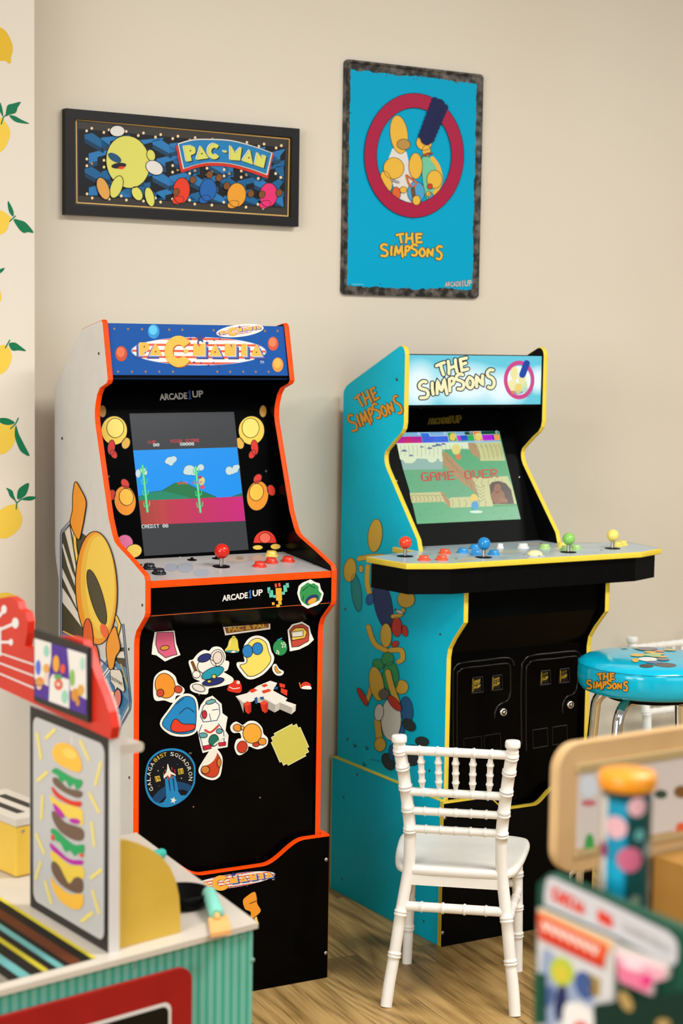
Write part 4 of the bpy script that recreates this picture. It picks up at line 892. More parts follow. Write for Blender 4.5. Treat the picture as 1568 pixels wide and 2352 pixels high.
def rim(pts, z0, z1, out, m):
    b = MB(); n = len(pts); V2 = [Vector(p) for p in pts]
    nor = []
    for i in range(n):
        d1 = (V2[i]-V2[i-1]).normalized(); d2 = (V2[(i+1) % n]-V2[i]).normalized(); q = Vector((d1.y, -d1.x))+Vector((d2.y, -d2.x)); q.normalize(); nor.append(q)
    rows = [(z1, .0), (z1-.0015, out*.8), ((z0+z1)/2, out), (z0+.0015, out*.8), (z0, 0)]
    vs = [(V2[i].x+nor[i].x*h, V2[i].y+nor[i].y*h, zz) for zz, h in rows for i in range(n)]
    b.add(vs, [(r*n+i, r*n+(i+1) % n, (r+1)*n+(i+1) % n, (r+1)*n+i) for r in range(4) for i in range(n)], m)
    return b
rim([(x, y) for x, y, _ in poly], DZ-.0133, DZ+.0004, .0022, YELLOWE).build('edge_trim', deck)
b = MB(); k = .975
ap = [(cx+x*.972, (y+.17)*.93-.17) for x, y in DH]
b.prism([(x, y, .860) for x, y in ap], (0, 0, DZ-.0132-.860), BLACKM); b.build('deck_box', RROOT)
for (s0, s1), c, br in (((930, 1278), '#f0542c'.replace('f0542c', 'e8401c'), .0152), ((1110.6, 1280.5), '#1484c8', .0152), ((1305, 1268.6), '#86c25a', .0152), ((1406, 1260), '#ead36a', .0152)):
    joystick(RROOT, pdk.w((s0, s1)), (0, 0, 1), c, .0325, br, .0195)
for q, c in (((438, 200), '#e6512c'), ((334, 233), '#e6512c'), ((423, 232), '#e6512c'), ((529, 195), '#2a8fcf'), ((594, 205), '#2a8fcf'), ((683, 205), '#2a8fcf'), ((829, 171), '#e6e2da'), ((938, 174), '#a4cc7a'), ((1092, 178), '#a4cc7a'), ((1045, 182), '#a4cc7a'), ((1026, 166), '#e8d05c'), ((1325, 157), '#e8d05c'), ((1300, 163), '#e8d05c'), ((590, 176), '#2a8fcf')):
    button(RROOT, pdk.w(z(q)), (0, 0, 1), c, .0150)
button(RROOT, pdk.w(z((715, 172))), (0, 0, 1), '#e6e2da', .0090)
b = MB(); c0 = pdk.w(z((888, 208))); c0 = Vector((c0.x, c0.y, DZ)); b.lathe([(.0265, 0), (.0265, .0015), (.0215, .002), (.0205, .0005)], mat('#b9c0c2', .3), c0, 32)
for k in range(6): b.lathe([(.0036, .0015), (0, .0022)], BLACKM, c0+Vector((.0242*math.cos(k*PI/3+.3), .0242*math.sin(k*PI/3+.3), 0)), 8)
tb = b.build('trackball', RROOT)
b = MB(); b.lathe([(.0195*math.cos(a*PI/24), .0005+.0125*math.sin(a*PI/24)) for a in range(13)], mat('#ecdfa8', .2, .5), c0, 32); b.build('ball', tb)
# front with two moulded coin doors
FY = -.212
b = MB(); b.box(xi0, xi1, FY, FY+.01, .262, .70, BLACKG); b.prism([(xi0, y, zz) for y, zz in ((FY, .70), (-.275, .79), (-.275, .859), (-.26, .859), (-.262, .795), (FY+.012, .71))], (xi1-xi0, 0, 0), BLACKG)
b.build('front_panel', RROOT)
pf = R.plane((0, FY, 0), (0, 1, 0)); z = Z(1000, 1340, 2.7606)
GL = mat('#0a0a0a', .18, .45, name='black_gloss_bead')
def bead(b, pts, r=.0018, sm=True, sink=0):
    q = [pf.w(p, 1) for p in z(*pts)]
    if sm: q = [Vector(p) for p in catmull([tuple(v) for v in q], False, 4)]
    b.tube(q, r, GL, 8)
def rect_frame(b, q, w=.0028, h=.003, m=GL):
    c = [pf.w(p) for p in z(*q)]; o = Vector((0, -h, 0))
    for i in range(4): b.tube([c[i]+o*.5, c[(i+1) % 4]+o*.5], w*.5, m, 8)
def coin_door(outer, inner, inner2, slots, lock, flaps, label=None):
    b = MB()
    q = [pf.w(p) for p in z(*outer)]
    bead(b, outer, .0024); bead(b, inner, .0019); bead(b, inner2, .0022)
    for f in flaps: rect_frame(b, f, .002, .002)
    d = b.build('coin_door', RROOT)
    for s_ in slots:
        (x0, y0), (x1, y1), (x2, y2), (x3, y3) = s_
        b = MB(); c = [pf.w(p, 2) for p in z(*s_)]; b.prism(c, (0, .0004, 0), mat('#16130c', .35))
        pc = R.plane((0, FY-.0011, 0), (0, 1, 0))
        b.text(pc, 'FREE', z((x3+10, y3-58)), z((x2-8, y2-62)), z((x0+10, y0+14)), '#b89a34', 1, .02); b.text(pc, 'PLAY', z((x3+10, y3-44)), z((x2-8, y2-48)), z((x0+10, y0+29)), '#b89a34', 1, .02)
        b.text(pc, '1UP', z((x3+10, y3-20)), z((x2-6, y2-24)), z((x3+10, y3-38)), '#b89a34', 1, .03)
        b.stroke(pc, z((x0+2, y0+3), (x3+2, y3-3)), 1.0, '#c8a830', 1)
        rect_frame(b, [(x0-6, y0-6), (x1+8, y1-6), (x2+8, y2+6), (x3-10, y3+6)], .003, .004)
        b.build('coin_slot', d)
    b = MB(); c = pf.w(z(lock)); b.lathe([(.0105, 0), (.0105, .003), (.0088, .0062), (.0066, .0068), (.0062, .0062), (0, .0062)], CHROME, c, 28, (0, -1, 0)); b.lathe([(.0062, .0063), (.0058, .0066), (0, .0066)], mat('#1a1a1a', .3), c, 20, (0, -1, 0)); b.lathe([(.0034, .0064), (.0032, .0078), (0, .008)], CHROME, c, 16, (0, -1, 0)); b.build('lock', d)
coin_door([(112, 1060), (108, 900), (108, 600), (118, 540), (160, 505), (300, 488), (430, 472), (480, 480), (498, 520)],
          [(138, 1120), (134, 950), (136, 600), (148, 560), (180, 537), (300, 524), (440, 508), (470, 520), (474, 560)],
          [(474, 560), (474, 640), (472, 700), (455, 742), (415, 762), (388, 785), (375, 825), (374, 855)],
          [((236, 604), (286, 598), (290, 682), (234, 690)), ((362, 592), (408, 585), (412, 665), (360, 674))], (425, 815),
          [[(176, 985), (288, 968), (290, 1060), (178, 1080)], [(306, 966), (408, 950), (412, 1050), (308, 1062)]])
coin_door([(545, 1020), (540, 760), (545, 540), (560, 490), (605, 458), (740, 442), (870, 430), (910, 440), (920, 470)],
          [(575, 1060), (572, 900), (574, 560), (590, 515), (620, 490), (760, 476), (880, 462), (902, 475), (904, 540)],
          [(902, 540), (900, 610), (892, 670), (870, 702), (835, 716), (812, 745), (803, 790), (806, 820)],
          [((670, 562), (714, 555), (718, 630), (668, 638)), ((790, 550), (834, 543), (838, 618), (788, 626))], (850, 768),
          [[(614, 930), (706, 916), (710, 1030), (616, 1046)], [(738, 912), (830, 898), (834, 1012), (740, 1024)]])
b = MB(); b.prism([(xi0, y, zz) for y, zz in ((.235, .3), (.245, .3), (.245, 1.29), (.14, 1.35), (.01, 1.402), (.01, 1.392), (.135, 1.34), (.235, 1.285))], (xi1-xi0, 0, 0), BLACKM); b.build('back_panel', RROOT)
# plinth
QX1 = RX1+.012; QY, QZ = -.2436, .3512
b = MB(); tp = scoop(0, QX1, QZ, .036, .27, .14)
b.prism([(0, QY, 0.001), (QX1, QY, 0.001)]+[(x, QY, zz) for x, zz in reversed(tp)], (0, .0115, 0), BLACKM)
b.box(.0002, .0118, QY+.0117, .28, .001, QZ, CYANP); b.box(QX1-.0118, QX1-.0002, QY+.0117, .28, .001, QZ, CYANP)
b.box(.0122, QX1-.0122, .268, .279, .001, QZ-.05, BLACKM)
psd = R.plane((0, 0, 0), (1, 0, 0)); pfr = R.plane((0, QY, 0), (0, 1, 0))
for q in ((820, 1779), (789, 1831), (785, 2019), (973, 2116), (945, 1832)): b.poly(psd, ell(q[0], q[1], 2.0, 3.0, 0, 10), '#4a4030', 1)
for q in ((1021, 1879), (1016, 2143)): b.lathe([(.0048, 0), (.004, .001), (0, .0016)], STEEL, pfr.w(q), 14, (0, -1, 0))
pl_ = b.build('plinth', RROOT)
e = MB(); n = len(tp)
vs = [(x, yy, zz+.0006) for yy in (QY-.0008, QY+.012) for x, zz in tp]+[(x, QY-.0009, zz-.003) for x, zz in tp]
e.add(vs, [(i, i+1, n+i+1, n+i) for i in range(n-1)]+[(2*n+i, 2*n+i+1, i+1, i) for i in range(n-1)], YELLOWE)
for x0, x1 in ((-.0006, .0126), (QX1-.0126, QX1+.0006)): e.box(x0, x1, QY+.0118, .2802, QZ, QZ+.0018, YELLOWE); e.box(x0, x1, .2796, .2812, .001, QZ+.0018, YELLOWE)
e.box(-.0008, .0006, QY-.0005, QY+.0122, .001, QZ, YELLOWE); e.box(QX1-.0006, QX1+.0008, QY-.0005, QY+.0122, .001, QZ, YELLOWE)
e.build('edge_trim', pl_)

# ================================================================== WALL PICTURES
# framed print
cA = [W0.y(px, py, -.022) for px, py in ((150, 246), (689, 298), (684, 522), (151, 491))]
ax0, ax1 = (cA[0].x+cA[3].x)/2, (cA[1].x+cA[2].x)/2; az1, az0 = (cA[0].z+cA[1].z)/2, (cA[2].z+cA[3].z)/2
tilt = math.atan2((cA[1].z-cA[0].z+cA[2].z-cA[3].z)/2, ax1-ax0)
FA = Fr((ax0+ax1)/2, -.001, 0, (az0+az1)/2)
FROOT = thing('framed_picture', FA, 'wide black-framed print with arched blue title sign on the wall', 'picture')
hw, hh, fw_ = (ax1-ax0)/2, (az1-az0)/2, .0225
b = MB()
def fr4(b, hw, hh, w, y0, y1, m):
    for q in ([(-hw, -hh), (hw, -hh), (hw-w, -hh+w), (-hw+w, -hh+w)], [(hw, -hh), (hw, hh), (hw-w, hh-w), (hw-w, -hh+w)], [(hw, hh), (-hw, hh), (-hw+w, hh-w), (hw-w, hh-w)], [(-hw, hh), (-hw, -hh), (-hw+w, -hh+w), (-hw+w, hh-w)]):
        b.prism([(x, y0, zz) for x, zz in q], (0, y1-y0, 0), m)
fr4(b, hw, hh, fw_, -.0215, -.002, BLACKF); b.build('frame', FROOT, .0008)
b = MB(); y = -.012; b.prism([(-hw+fw_+.0003, y, -hh+fw_+.0003), (hw-fw_-.0003, y, -hh+fw_+.0003), (hw-fw_-.0003, y, hh-fw_-.0003), (-hw+fw_+.0003, y, hh-fw_-.0003)], (0, .006, 0), mat('#3a352f', .3, .3))
pa = FA.plane((0, y, 0), (0, 1, 0)); z = Z(140, 240, 5.2267); zz_ = Z(390, 260, 5.058)
# gold line
GOLD = mat('#d8b068', .35)
ga = [z((182, 182)), zz_((1388, 300)), zz_((1370, 1195)), z((190, 1178))]
b.stroke(pa, ga, 2.6, GOLD, 2, True)
# maze of blue blocks
inner = [z((205, 235)), zz_((1345, 350)), zz_((1330, 1150)), z((212, 1150))]
def ip(u, v):
    a = [inner[0][i]+(inner[1][i]-inner[0][i])*u for i in (0, 1)]; c = [inner[3][i]+(inner[2][i]-inner[3][i])*u for i in (0, 1)]
    return (a[0]+(c[0]-a[0])*v, a[1]+(c[1]-a[1])*v)
b.poly(pa, [ip(0, .06), ip(1, .06), ip(1, .94), ip(0, .94)], '#14161a', 1)
rnd = random.Random(3)
def block(u, v, s, kind):
    c1, c2 = ('#1d5f8f', '#173a58') if rnd.random() < .5 else ('#2b74ad', '#20425e')
    a = .36
    if kind: pts = [(0, .1), (1.6, -.55), (1.6, -.15), (.5, .3), (.5, .55), (0, .75)]; sd = [(0, .75), (.5, .55), (.5, .85), (0, 1.05)]
    else: pts = [(0, 0), (.45, -.15), (1.5, .6), (1.5, .95), (1.1, .85), (0, .25)]; sd = [(0, .25), (1.1, .85), (1.1, 1.15), (0, .55)]
    f = lambda P: [ip(min(.995, max(.03, u+x*s*.42)), min(.93, max(.08, v+yv*s))) for x, yv in P]
    b.poly(pa, f(pts), mat(c1, .35), 2); b.poly(pa, f(sd), mat(c2, .35), 3)
for iu in range(12):
    for iv in range(4): block(.03+iu*.082+.02*(iv % 2), .13+iv*.225, .2, (iu+iv) % 2)
for i in range(46):
    k = i % 2; u0 = .04+(i//4)*.083; v0 = .12+(i % 4)*.23
    for t in range(2): b.poly(pa, ell(*ip(min(.98, u0+t*.025), v0+(.1 if k else -.04)+(t*.05 if k else -t*.04)), 3.0, 3.4, 0, 10), '#e8cfa0', 5)
PY_ = mat('#d3cf62', .35)
def B(pts, m, l, w=1.4): b.blob(pa, z(*pts), m, l, INK, w)
def Bz(pts, m, l, w=1.2): b.blob(pa, zz_(*pts), m, l, INK, w)
b.blob(pa, z.e(800, 690, 262, 318, -.2), PY_, 8, INK, 1.6, False); b.blob(pa, z.e(640, 640, 90, 44, .55), '#1d4f74', 10, None); b.blob(pa, z.e(690, 735, 90, 34, -.1), '#20201c', 10, None); b.blob(pa, z.e(720, 760, 40, 16, -.1), '#d8402a', 11, None)
b.blob(pa, z.e(670, 320, 90, 66), '#d8d4cc', 12, INK, 1.4, False); b.blob(pa, z.e(1115, 760, 110, 80, .5), '#d8d4cc', 12, INK, 1.4, False)
b.blob(pa, z.e(1075, 610, 50, 70, -.3), PY_, 10, INK, 1.4, False); b.blob(pa, z.e(660, 990, 70, 140, .35), PY_, 11, INK, 1.5, False)
b.blob(pa, z.e(500, 1010, 70, 140, -.35), '#d69c4c', 13, INK, 1.6, False)
b.blob(pa, z.e(910, 1070, 60, 90, -.5), PY_, 7, INK, 1.5, False); b.blob(pa, z.e(1060, 1110, 55, 120, -.25), PY_, 9, INK, 1.6, False)
for cx_, cy_, rx, ry, c in ((130, 900, 98, 150, '#dc3a20'), (440, 890, 98, 130, '#1c5ea6'), (770, 950, 110, 140, '#e2982c'), (1140, 950, 104, 140, '#dd2f6c')):
    b.blob(pa, zz_.e(cx_, cy_, rx, ry, .1), c, 8, INK, 1.3, False); b.blob(pa, zz_.e(cx_-40, cy_+110, 70, 44, -.3), c, 7, INK, 1.1, False)
for cx_, cy_ in ((66, 915), (262, 775), (455, 715), (565, 750), (655, 845), (935, 935), (1062, 945), (1262, 925)): b.blob(pa, zz_.e(cx_, cy_, 38, 44, .3), '#7a4a24', 11, INK, 1.0, False)
# arched sign
def arch(pts): return zz_(*pts)
top = catmull([(78, 350), (250, 302), (450, 295), (700, 310), (940, 372), (1188, 460)], False, 6); bot = catmull([(1128, 728), (930, 655), (700, 595), (480, 578), (310, 600), (140, 655)], False, 6)
b.poly(pa, arch([(x-18, y+28) for x, y in top[:1]]+[(60, 380), (120, 688)]+[(x, y+34) for x, y in reversed(bot)]+[(1198, 485), (1188, 455)]), '#c8301c', 14)
b.poly(pa, arch(top+bot), INK, 15); 
def inset(k): return arch([(632+(x-632)*k, 490+(y-490)*(1-(1-k)*2.6)) for x, y in top+bot])
b.poly(pa, inset(.992), '#dcd8d0', 16); b.poly(pa, inset(.966), INK, 17); b.poly(pa, inset(.96), '#1e79b0', 18)
LT = [[(150, 388), (240, 378), (278, 395), (290, 430), (285, 465), (250, 485), (232, 490), (245, 555), (185, 565)], [(298, 545), (345, 390), (355, 388), (440, 525)],
      [(612, 438), (652, 440), (650, 460), (612, 458)], [(690, 385), (705, 385), (750, 465), (812, 400), (825, 402), (805, 552), (690, 545)], [(828, 555), (915, 430), (922, 430), (955, 600)], [(1005, 465), (1015, 462), (1058, 530), (1070, 490), (1110, 500), (1078, 640), (975, 605)]]
LT.append([(505+x, 445+y) for x, y in arc_c(0, 0, 76, 92, 34, 42, .75, 20)])
for q in LT:
    b.poly(pa, zz_(*[(x-13, y-8) for x, y in q]), '#e0dcd2', 19); b.poly(pa, zz_(*[(x+12, y+10) for x, y in q]), INK, 20)
    b.poly(pa, zz_(*[(x-2, y-2) for x, y in q]), INK, 20.5); b.poly(pa, zz_(*q), '#cfd060', 21)
for x, y in ((228, 438), (360, 472), (905, 520)): b.poly(pa, zz_.e(x, y, 9, 9, 0, 10), INK, 22)
b.build('print', FROOT)
# rusted metal poster
cB = [W0.y(px, py, -.008) for px, py in ((791, 137), (1111, 170), (1097, 684), (785, 678))]
bx0, bx1 = (cB[0].x+cB[3].x)/2, (cB[1].x+cB[2].x)/2; bz1, bz0 = (cB[0].z+cB[1].z)/2, (cB[2].z+cB[3].z)/2
FB = Fr((bx0+bx1)/2, -.001, 0, (bz0+bz1)/2); PROOT = thing('metal_poster', FB, 'tall blue metal poster with worn dark edges and a red ring on the wall', 'poster')
hw, hh = (bx1-bx0)/2, (bz1-bz0)/2
RUST = noise_mat('worn_dark_metal', '#211e1a', '#7a7268', 48, .42, .3, 0, .42, .78, 10)
def rrect(hw, hh, r, n=6):
    o = []
    for sx, sz, a in ((1, 1, 0), (-1, 1, 90), (-1, -1, 180), (1, -1, 270)):
        for i in range(n+1):
            t = math.radians(a+90*i/n); o.append((sx*(hw-r)+r*math.cos(t), sz*(hh-r)+r*math.sin(t)))
    return o
b = MB(); o = rrect(hw, hh, .012); i_ = rrect(hw-.005, hh-.005, .010); i2 = rrect(hw-.009, hh-.009, .008)
n = len(o)
vs = [(x, .0005, zz) for x, zz in o]+[(x, -.0085, zz) for x, zz in o]+[(x, -.0085, zz) for x, zz in i_]+[(x, -.0055, zz) for x, zz in i2]
b.add(vs, [(r*n+k, r*n+(k+1) % n, (r+1)*n+(k+1) % n, (r+1)*n+k) for r in range(3) for k in range(n)], RUST); b.ngon([(x, -.0055, zz) for x, zz in i2], RUST)
pb2 = FB.plane((0, -.0055, 0), (0, 1, 0)); z = Z(740, 100, 3.7333)
def ragged(n, base, amp, seed):
    r = random.Random(seed); h = 0; o = []
    for i in range(n):
        h = h*.8+r.uniform(-1, 1)*amp*.55
        o.append(base+h+(r.uniform(-1, 1)*amp*.5 if r.random() < .35 else 0))
    return o
wv, hv = hw-.0, hh-.0
BLU = mat('#009fc6', .45, .1)
TOPR, BOT, LEF, RIG = ragged(110, .024, .0032, 1), ragged(110, .022, .0032, 2), ragged(150, .0175, .0016, 4), ragged(150, .0205, .0022, 9)
pts = []
for i in range(110): pts.append((-hw+.0175+(2*hw-.038)*(i+.5)/110, hh-TOPR[i]))
for i in range(150): pts.append((hw-RIG[i], hh-.024-(2*hh-.046)*(i+.5)/150))
for i in range(110): pts.append((hw-.0205-(2*hw-.038)*(i+.5)/110, -hh+BOT[i]))
for i in range(150): pts.append((-hw+LEF[i], -hh+.022+(2*hh-.046)*(i+.5)/150))
b.ngon([(x, -.0057, zz) for x, zz in pts], BLU)
r_ = random.Random(5)
for k in range(60):
    s = r_.random()
    if s < .25: c = (r_.uniform(-hw+.02, hw-.02), hh-r_.uniform(.022, .032))
    elif s < .5: c = (r_.uniform(-hw+.02, hw-.02), -hh+r_.uniform(.02, .03))
    elif s < .75: c = (-hw+r_.uniform(.015, .021), r_.uniform(-hh+.02, hh-.02))
    else: c = (hw-r_.uniform(.018, .026), r_.uniform(-hh+.02, hh-.02))
    rr = r_.uniform(.0006, .0018); b.ngon([(c[0]+rr*math.cos(a)*r_.uniform(.6, 2.4), -.0059, c[1]+rr*math.sin(a)*r_.uniform(.5, 1)) for a in [j*PI/4 for j in range(8)]], RUST if s < .7 else BLU)
for q in ((225, 172), (1362, 288), (1316, 2152), (195, 2128)): b.lathe([(.0048, 0), (.0044, .0008), (.0022, .001), (0, .0004)], mat('#4a453d', .4, .4, .6), pb2.w(z(q)), 16, (0, -1, 0))
E = lambda cx, cy, rx, ry, m, l, rot=0: b.blob(pb2, z.e(cx, cy, rx, ry, rot), m, l, INK, 1.0, False)
Yb = mat('#e2b03c', .4)
b.poly(pb2, z((600, 900), (560, 1000), (600, 1200), (660, 1330), (740, 1366), (800, 1366), (760, 1100), (720, 930), (660, 900)), '#d8d4cc', 3)
E(655, 780, 76, 165, Yb, 4, -.12); E(695, 865, 58, 46, mat('#b08a44', .4), 6, .1); E(870, 850, 68, 66, Yb, 6, .15); E(890, 920, 36, 50, Yb, 5)
b.blob(pb2, z((850, 985), (900, 970), (950, 1000), (990, 1100), (1000, 1250), (900, 1340), (860, 1200)), mat('#6ebf9a', .4), 4, INK, 1.0); b.stroke(pb2, z((940, 985), (990, 1060), (1010, 1180), (960, 1290)), 10, Yb, 6, False, True)
E(608, 1070, 88, 92, Yb, 8); E(545, 1180, 46, 90, Yb, 7, -.3); E(630, 1285, 36, 56, mat('#d8602a', .4), 9, -.1); E(796, 1050, 58, 112, Yb, 8); E(958, 1165, 66, 78, Yb, 8); E(918, 1226, 22, 24, mat('#c83a24', .4), 10)
E(800, 1275, 74, 92, mat('#4a9cc8', .4), 7); E(800, 1345, 34, 42, Yb, 16); b.stroke(pb2, z((780, 1310), (772, 1245)), 9, '#6a4a22', 12); b.stroke(pb2, z((772, 1245), (735, 1200), (715, 1130)), 4, '#c8602a', 12); b.stroke(pb2, z((772, 1245), (805, 1195), (720, 1130)), 4, '#c8602a', 12); E(690, 1255, 30, 28, Yb, 10); E(905, 1290, 20, 24, Yb, 10); E(925, 1310, 24, 30, mat('#4a9cc8', .4), 9)
for k in range(7): E(862+k*12, 955-abs(k-3)*-2-k*3, 7, 9, mat('#d8602a', .4), 10)
for k in range(5): E(590+k*14, 1170+k*5, 7, 8, mat('#e4dfd6', .4), 12)
ring(b, pb2, z, 780, 960, 426, 533, 321, 408, mat('#a5173e', .4), 14)
for rx, ry in ((426, 533), (321, 408)): b.stroke(pb2, z.e(780, 960, rx, ry, 0, 64), 1.1, INK, 15, True)
b.stroke(pb2, z((890, 815), (930, 700), (990, 530)), 30, mat('#141c48', .5), 17) 
for k in range(9):
    t = k/8; b.poly(pb2, z.e(845+110*t, 790-300*t, 30, 30, 0, 14), mat('#141c48', .5), 18+.25*k); b.poly(pb2, z.e(930+115*t, 820-270*t, 26, 30, 0, 14), mat('#141c48', .5), 18.12+.25*k)
title(b, pb2, (871.3, 598.3), (1015.9, 598.3), (871.3, 532.6), '#e3b23a', '#1a140a', 3, 21, 31)
maker_logo(b, pb2, z((1048, 2086)), z((1276, 2080)), z((1048, 2036)), '#dcd6cc', '#dcd6cc', 2, '#1c1a18')
b.stroke(pb2, z((258, 2063), (350, 2066)), 1.3, '#7cc6d4', 2); b.stroke(pb2, z((752, 1505), (800, 1506)), .8, '#13606e', 2)
b.build('picture_sheet', PROOT)

# ================================================================== CHAIRS
def make_chair(fr, label, group):
    root = thing('chiavari_chair', fr, label, 'chair', group)
    C = CHAIRW
    def ringed(path, r0, r1, marks, m=C, n=14, dbl=True):
        """turned member: tapering tube with raised double rings at the given fractions"""
        b = MB(); P = [Vector(p) for p in path]
        Ls = [0]
        for a, c in zip(P, P[1:]): Ls.append(Ls[-1]+(c-a).length)
        tot = Ls[-1]
        def at(t):
            s = t*tot
            for i in range(len(P)-1):
                if s <= Ls[i+1]+1e-9: return P[i].lerp(P[i+1], (s-Ls[i])/(Ls[i+1]-Ls[i]))
            return P[-1]
        ts = [(t, 0) for t in [i/24 for i in range(25)]]
        for mk in marks:
            offs = (-.0034, .0034) if dbl else (0,)
            for o in offs:
                for d, h in ((-.0034, 0), (-.0022, .0016), (0, .0024), (.0022, .0016), (.0034, 0)): ts.append((mk+(o+d)/tot, h))
        ts = sorted((min(1, max(0, t)), h) for t, h in ts)
        keep = []
        for t, h in ts:
            if keep and t-keep[-1][0] < .0006/tot: continue
            keep.append((t, h))
        b.tube([at(t) for t, h in keep], [r0+(r1-r0)*t+h for t, h in keep], m, n)
        return b
    posts = []
    for s in (-1, 1):
        pz = [(0, .139, 0), (.05, .134, .010), (.11, .1255, .02), (.192, .1155, .03), (.245, .108, .04), (.30, .1005, .045), (.376, .0985, .04), (.424, .102, .03), (.473, .107, .02), (.523, .113, .01), (.578, .1205, -.006)]
        pz = catmull(pz, False, 3)
        path = [(s*x, y, zz) for zz, x, y in pz]
        b = ringed(path, .0128, .0135, [.19, .345, .66, .745, .83, .91, .975])
        top = Vector(path[-1]); b.lathe([(.0118, -.003), (.0116, .004), (.0158, .0065), (.0165, .010), (.0162, .0185), (.0145, .0215), (0, .022)], C, top, 20)
        b.build('back_leg', root); posts.append(path)
        fp = [(s*.128, .281, 0), (s*.124, .279, .15), (s*.120, .276, .285)]
        ringed(fp, .0112, .0128, [.30, .52, .80]).build('front_leg', root)
    def px_at(zz):
        for a, c in zip(posts[1], posts[1][1:]):
            if a[2] <= zz <= c[2]: t = (zz-a[2])/(c[2]-a[2]); return Vector(a).lerp(Vector(c), t)
    def rail(zz, r, marks, name='back_rail', single=True):
        p = px_at(zz); q = Vector((-p.x, p.y, p.z)); k = (q-p).normalized()
        ringed([p+k*.006, q-k*.006], r, r, marks, C, 12, False).build(name, root)
        return p
    top = rail(.567, .0098, [.16, .33, .5, .67, .84], 'top_rail'); low = rail(.472, .0092, [.16, .33, .5, .67, .84])
    rail(.428, .0088, [.16, .33, .5, .67, .84]); rail(.386, .0088, [.16, .33, .5, .67, .84])
    for k in range(5):
        u = (k-2)*.335
        a = Vector((top.x*u*.93, top.y, top.z-.006)); c = Vector((low.x*u, low.y, low.z+.006))
        b = MB(); prof = []
        for t, r in ((0, .004), (.04, .0048), (.18, .0066), (.2, .0082), (.235, .0088), (.26, .0072), (.3, .0066), (.46, .0064), (.48, .008), (.51, .0086), (.54, .0072), (.58, .0066), (.72, .0064), (.74, .008), (.77, .0086), (.8, .007), (.85, .0062), (.97, .0042), (1, .004)): prof.append((t, r))
        b.tube([a.lerp(c, t) for t, r in prof], [r for t, r in prof], C, 12); b.build('spindle', root)
    # seat: rounded slab, wider at the front
    b = MB()
    o = catmull([(-.095, .035), (-.125, .052), (-.137, .10), (-.146, .20), (-.147, .29), (-.125, .322), (-.06, .333), (0, .335), (.06, .333), (.125, .322), (.147, .29), (.146, .20), (.137, .10), (.125, .052), (.095, .035), (0, .032)], True, 4)
    def ringz(k, zz): return [(x*k, .18+(y-.18)*k, zz) for x, y in o]
    n = len(o); rows = [ringz(.93, .282), ringz(.985, .286), ringz(1.0, .292), ringz(1.0, .297), ringz(.985, .302), ringz(.94, .304), ringz(.88, .3025), ringz(.5, .300)]
    vs = [p for r in rows for p in r]
    b.add(vs, [(r*n+i, r*n+(i+1) % n, (r+1)*n+(i+1) % n, (r+1)*n+i) for r in range(len(rows)-1) for i in range(n)], C, True)
    b.add(rows[-1], [tuple(range(n))], C, True); b.add(rows[0], [tuple(reversed(range(n)))], C)
    b.build('seat', root)
    b = MB()
    for q in ((-.096, .096, .036, .046, .262, .284), (-.112, .112, .272, .282, .262, .284)): b.box(*q, C)
    for s in (-1, 1): b.prism([(s*.102, .05, .262), (s*.118, .272, .262), (s*.118, .272, .284), (s*.102, .05, .284)], (-s*.009, 0, 0), C)
    b.build('seat_frame', root)
    p = px_at(.215); ringed([(-p.x+.006, p.y, p.z), (p.x-.006, p.y, p.z)], .0105, .0105, [.17, .39, .61, .83], C, 12, False).build('stretcher', root)
    for s in (-1, 1):
        p = px_at(.20); ringed([(s*p.x, p.y+.005, .19), (s*.125, .278, .19)], .0095, .0095, [.25, .5, .75], C, 12, False).build('stretcher', root)
    ringed([(-.122, .279, .205), (.122, .279, .205)], .0095, .0095, [.25, .5, .75], C, 12, False).build('stretcher', root)
    return root
ch = make_chair(Fr(.514, -.886, -.72657), 'white resin chair with turned spindles standing before the blue cabinet', 'white turned-spindle chairs')
c2 = copy_tree(ch); c2['label'] = 'white resin chair against the wall, mostly hidden behind the blue stool'
c2.location = (1.855, -.075, 0); c2.rotation_euler = (0, 0, PI+.02)

# ================================================================== STOOL
FS = Fr(1.0603, -.8872, -.4625)
SROOT = thing('round_stool', FS, 'round padded stool with bright blue vinyl seat and chrome legs', 'stool')
SZ, SR = .7245, .1668
VIN = noise_mat('glossy_blue_vinyl', '#04a9c8', '#08b2cf', 30, .12, .5)
b = MB()
prof = [(.06, SZ-.0735), (.148, SZ-.0730), (.157, SZ-.0695), (.1640, SZ-.060), (SR, SZ-.042), (.1664, SZ-.022), (.1652, SZ-.013), (.1642, SZ-.0115), (.1615, SZ-.007), (.150, SZ-.001), (.13, SZ+.003), (.09, SZ+.0055), (.05, SZ+.0065), (0, SZ+.007)]
b.lathe(prof, VIN, (0, 0, 0), 72)
b.lathe([(.1652, SZ-.0128), (.1662, SZ-.0118), (.1651, SZ-.0108)], mat('#0792ad', .3), (0, 0, 0), 72)
class Cyl:
    """side of the round seat"""
    def __init__(s, fr, r): s.f, s.r = fr, r
    def w(s, p, l=0):
        o = s.f.co; d = s.f.Ri @ ray(*p); r = s.r+.0003*l
        a = d.x*d.x+d.y*d.y; bq = 2*(o.x*d.x+o.y*d.y); c = o.x*o.x+o.y*o.y-r*r
        D = max(0, bq*bq-4*a*c); t = (-bq-math.sqrt(D))/(2*a); return o+d*t
cy = Cyl(FS, SR+.0006); z = Z(1300, 1420, 5.8507)
title(b, cy, z((268, 985)), z((830, 985)), z((268, 725)), mat('#d8921f', .25, .5), mat('#2a1a08', .25, .5), 1, 23, 36)
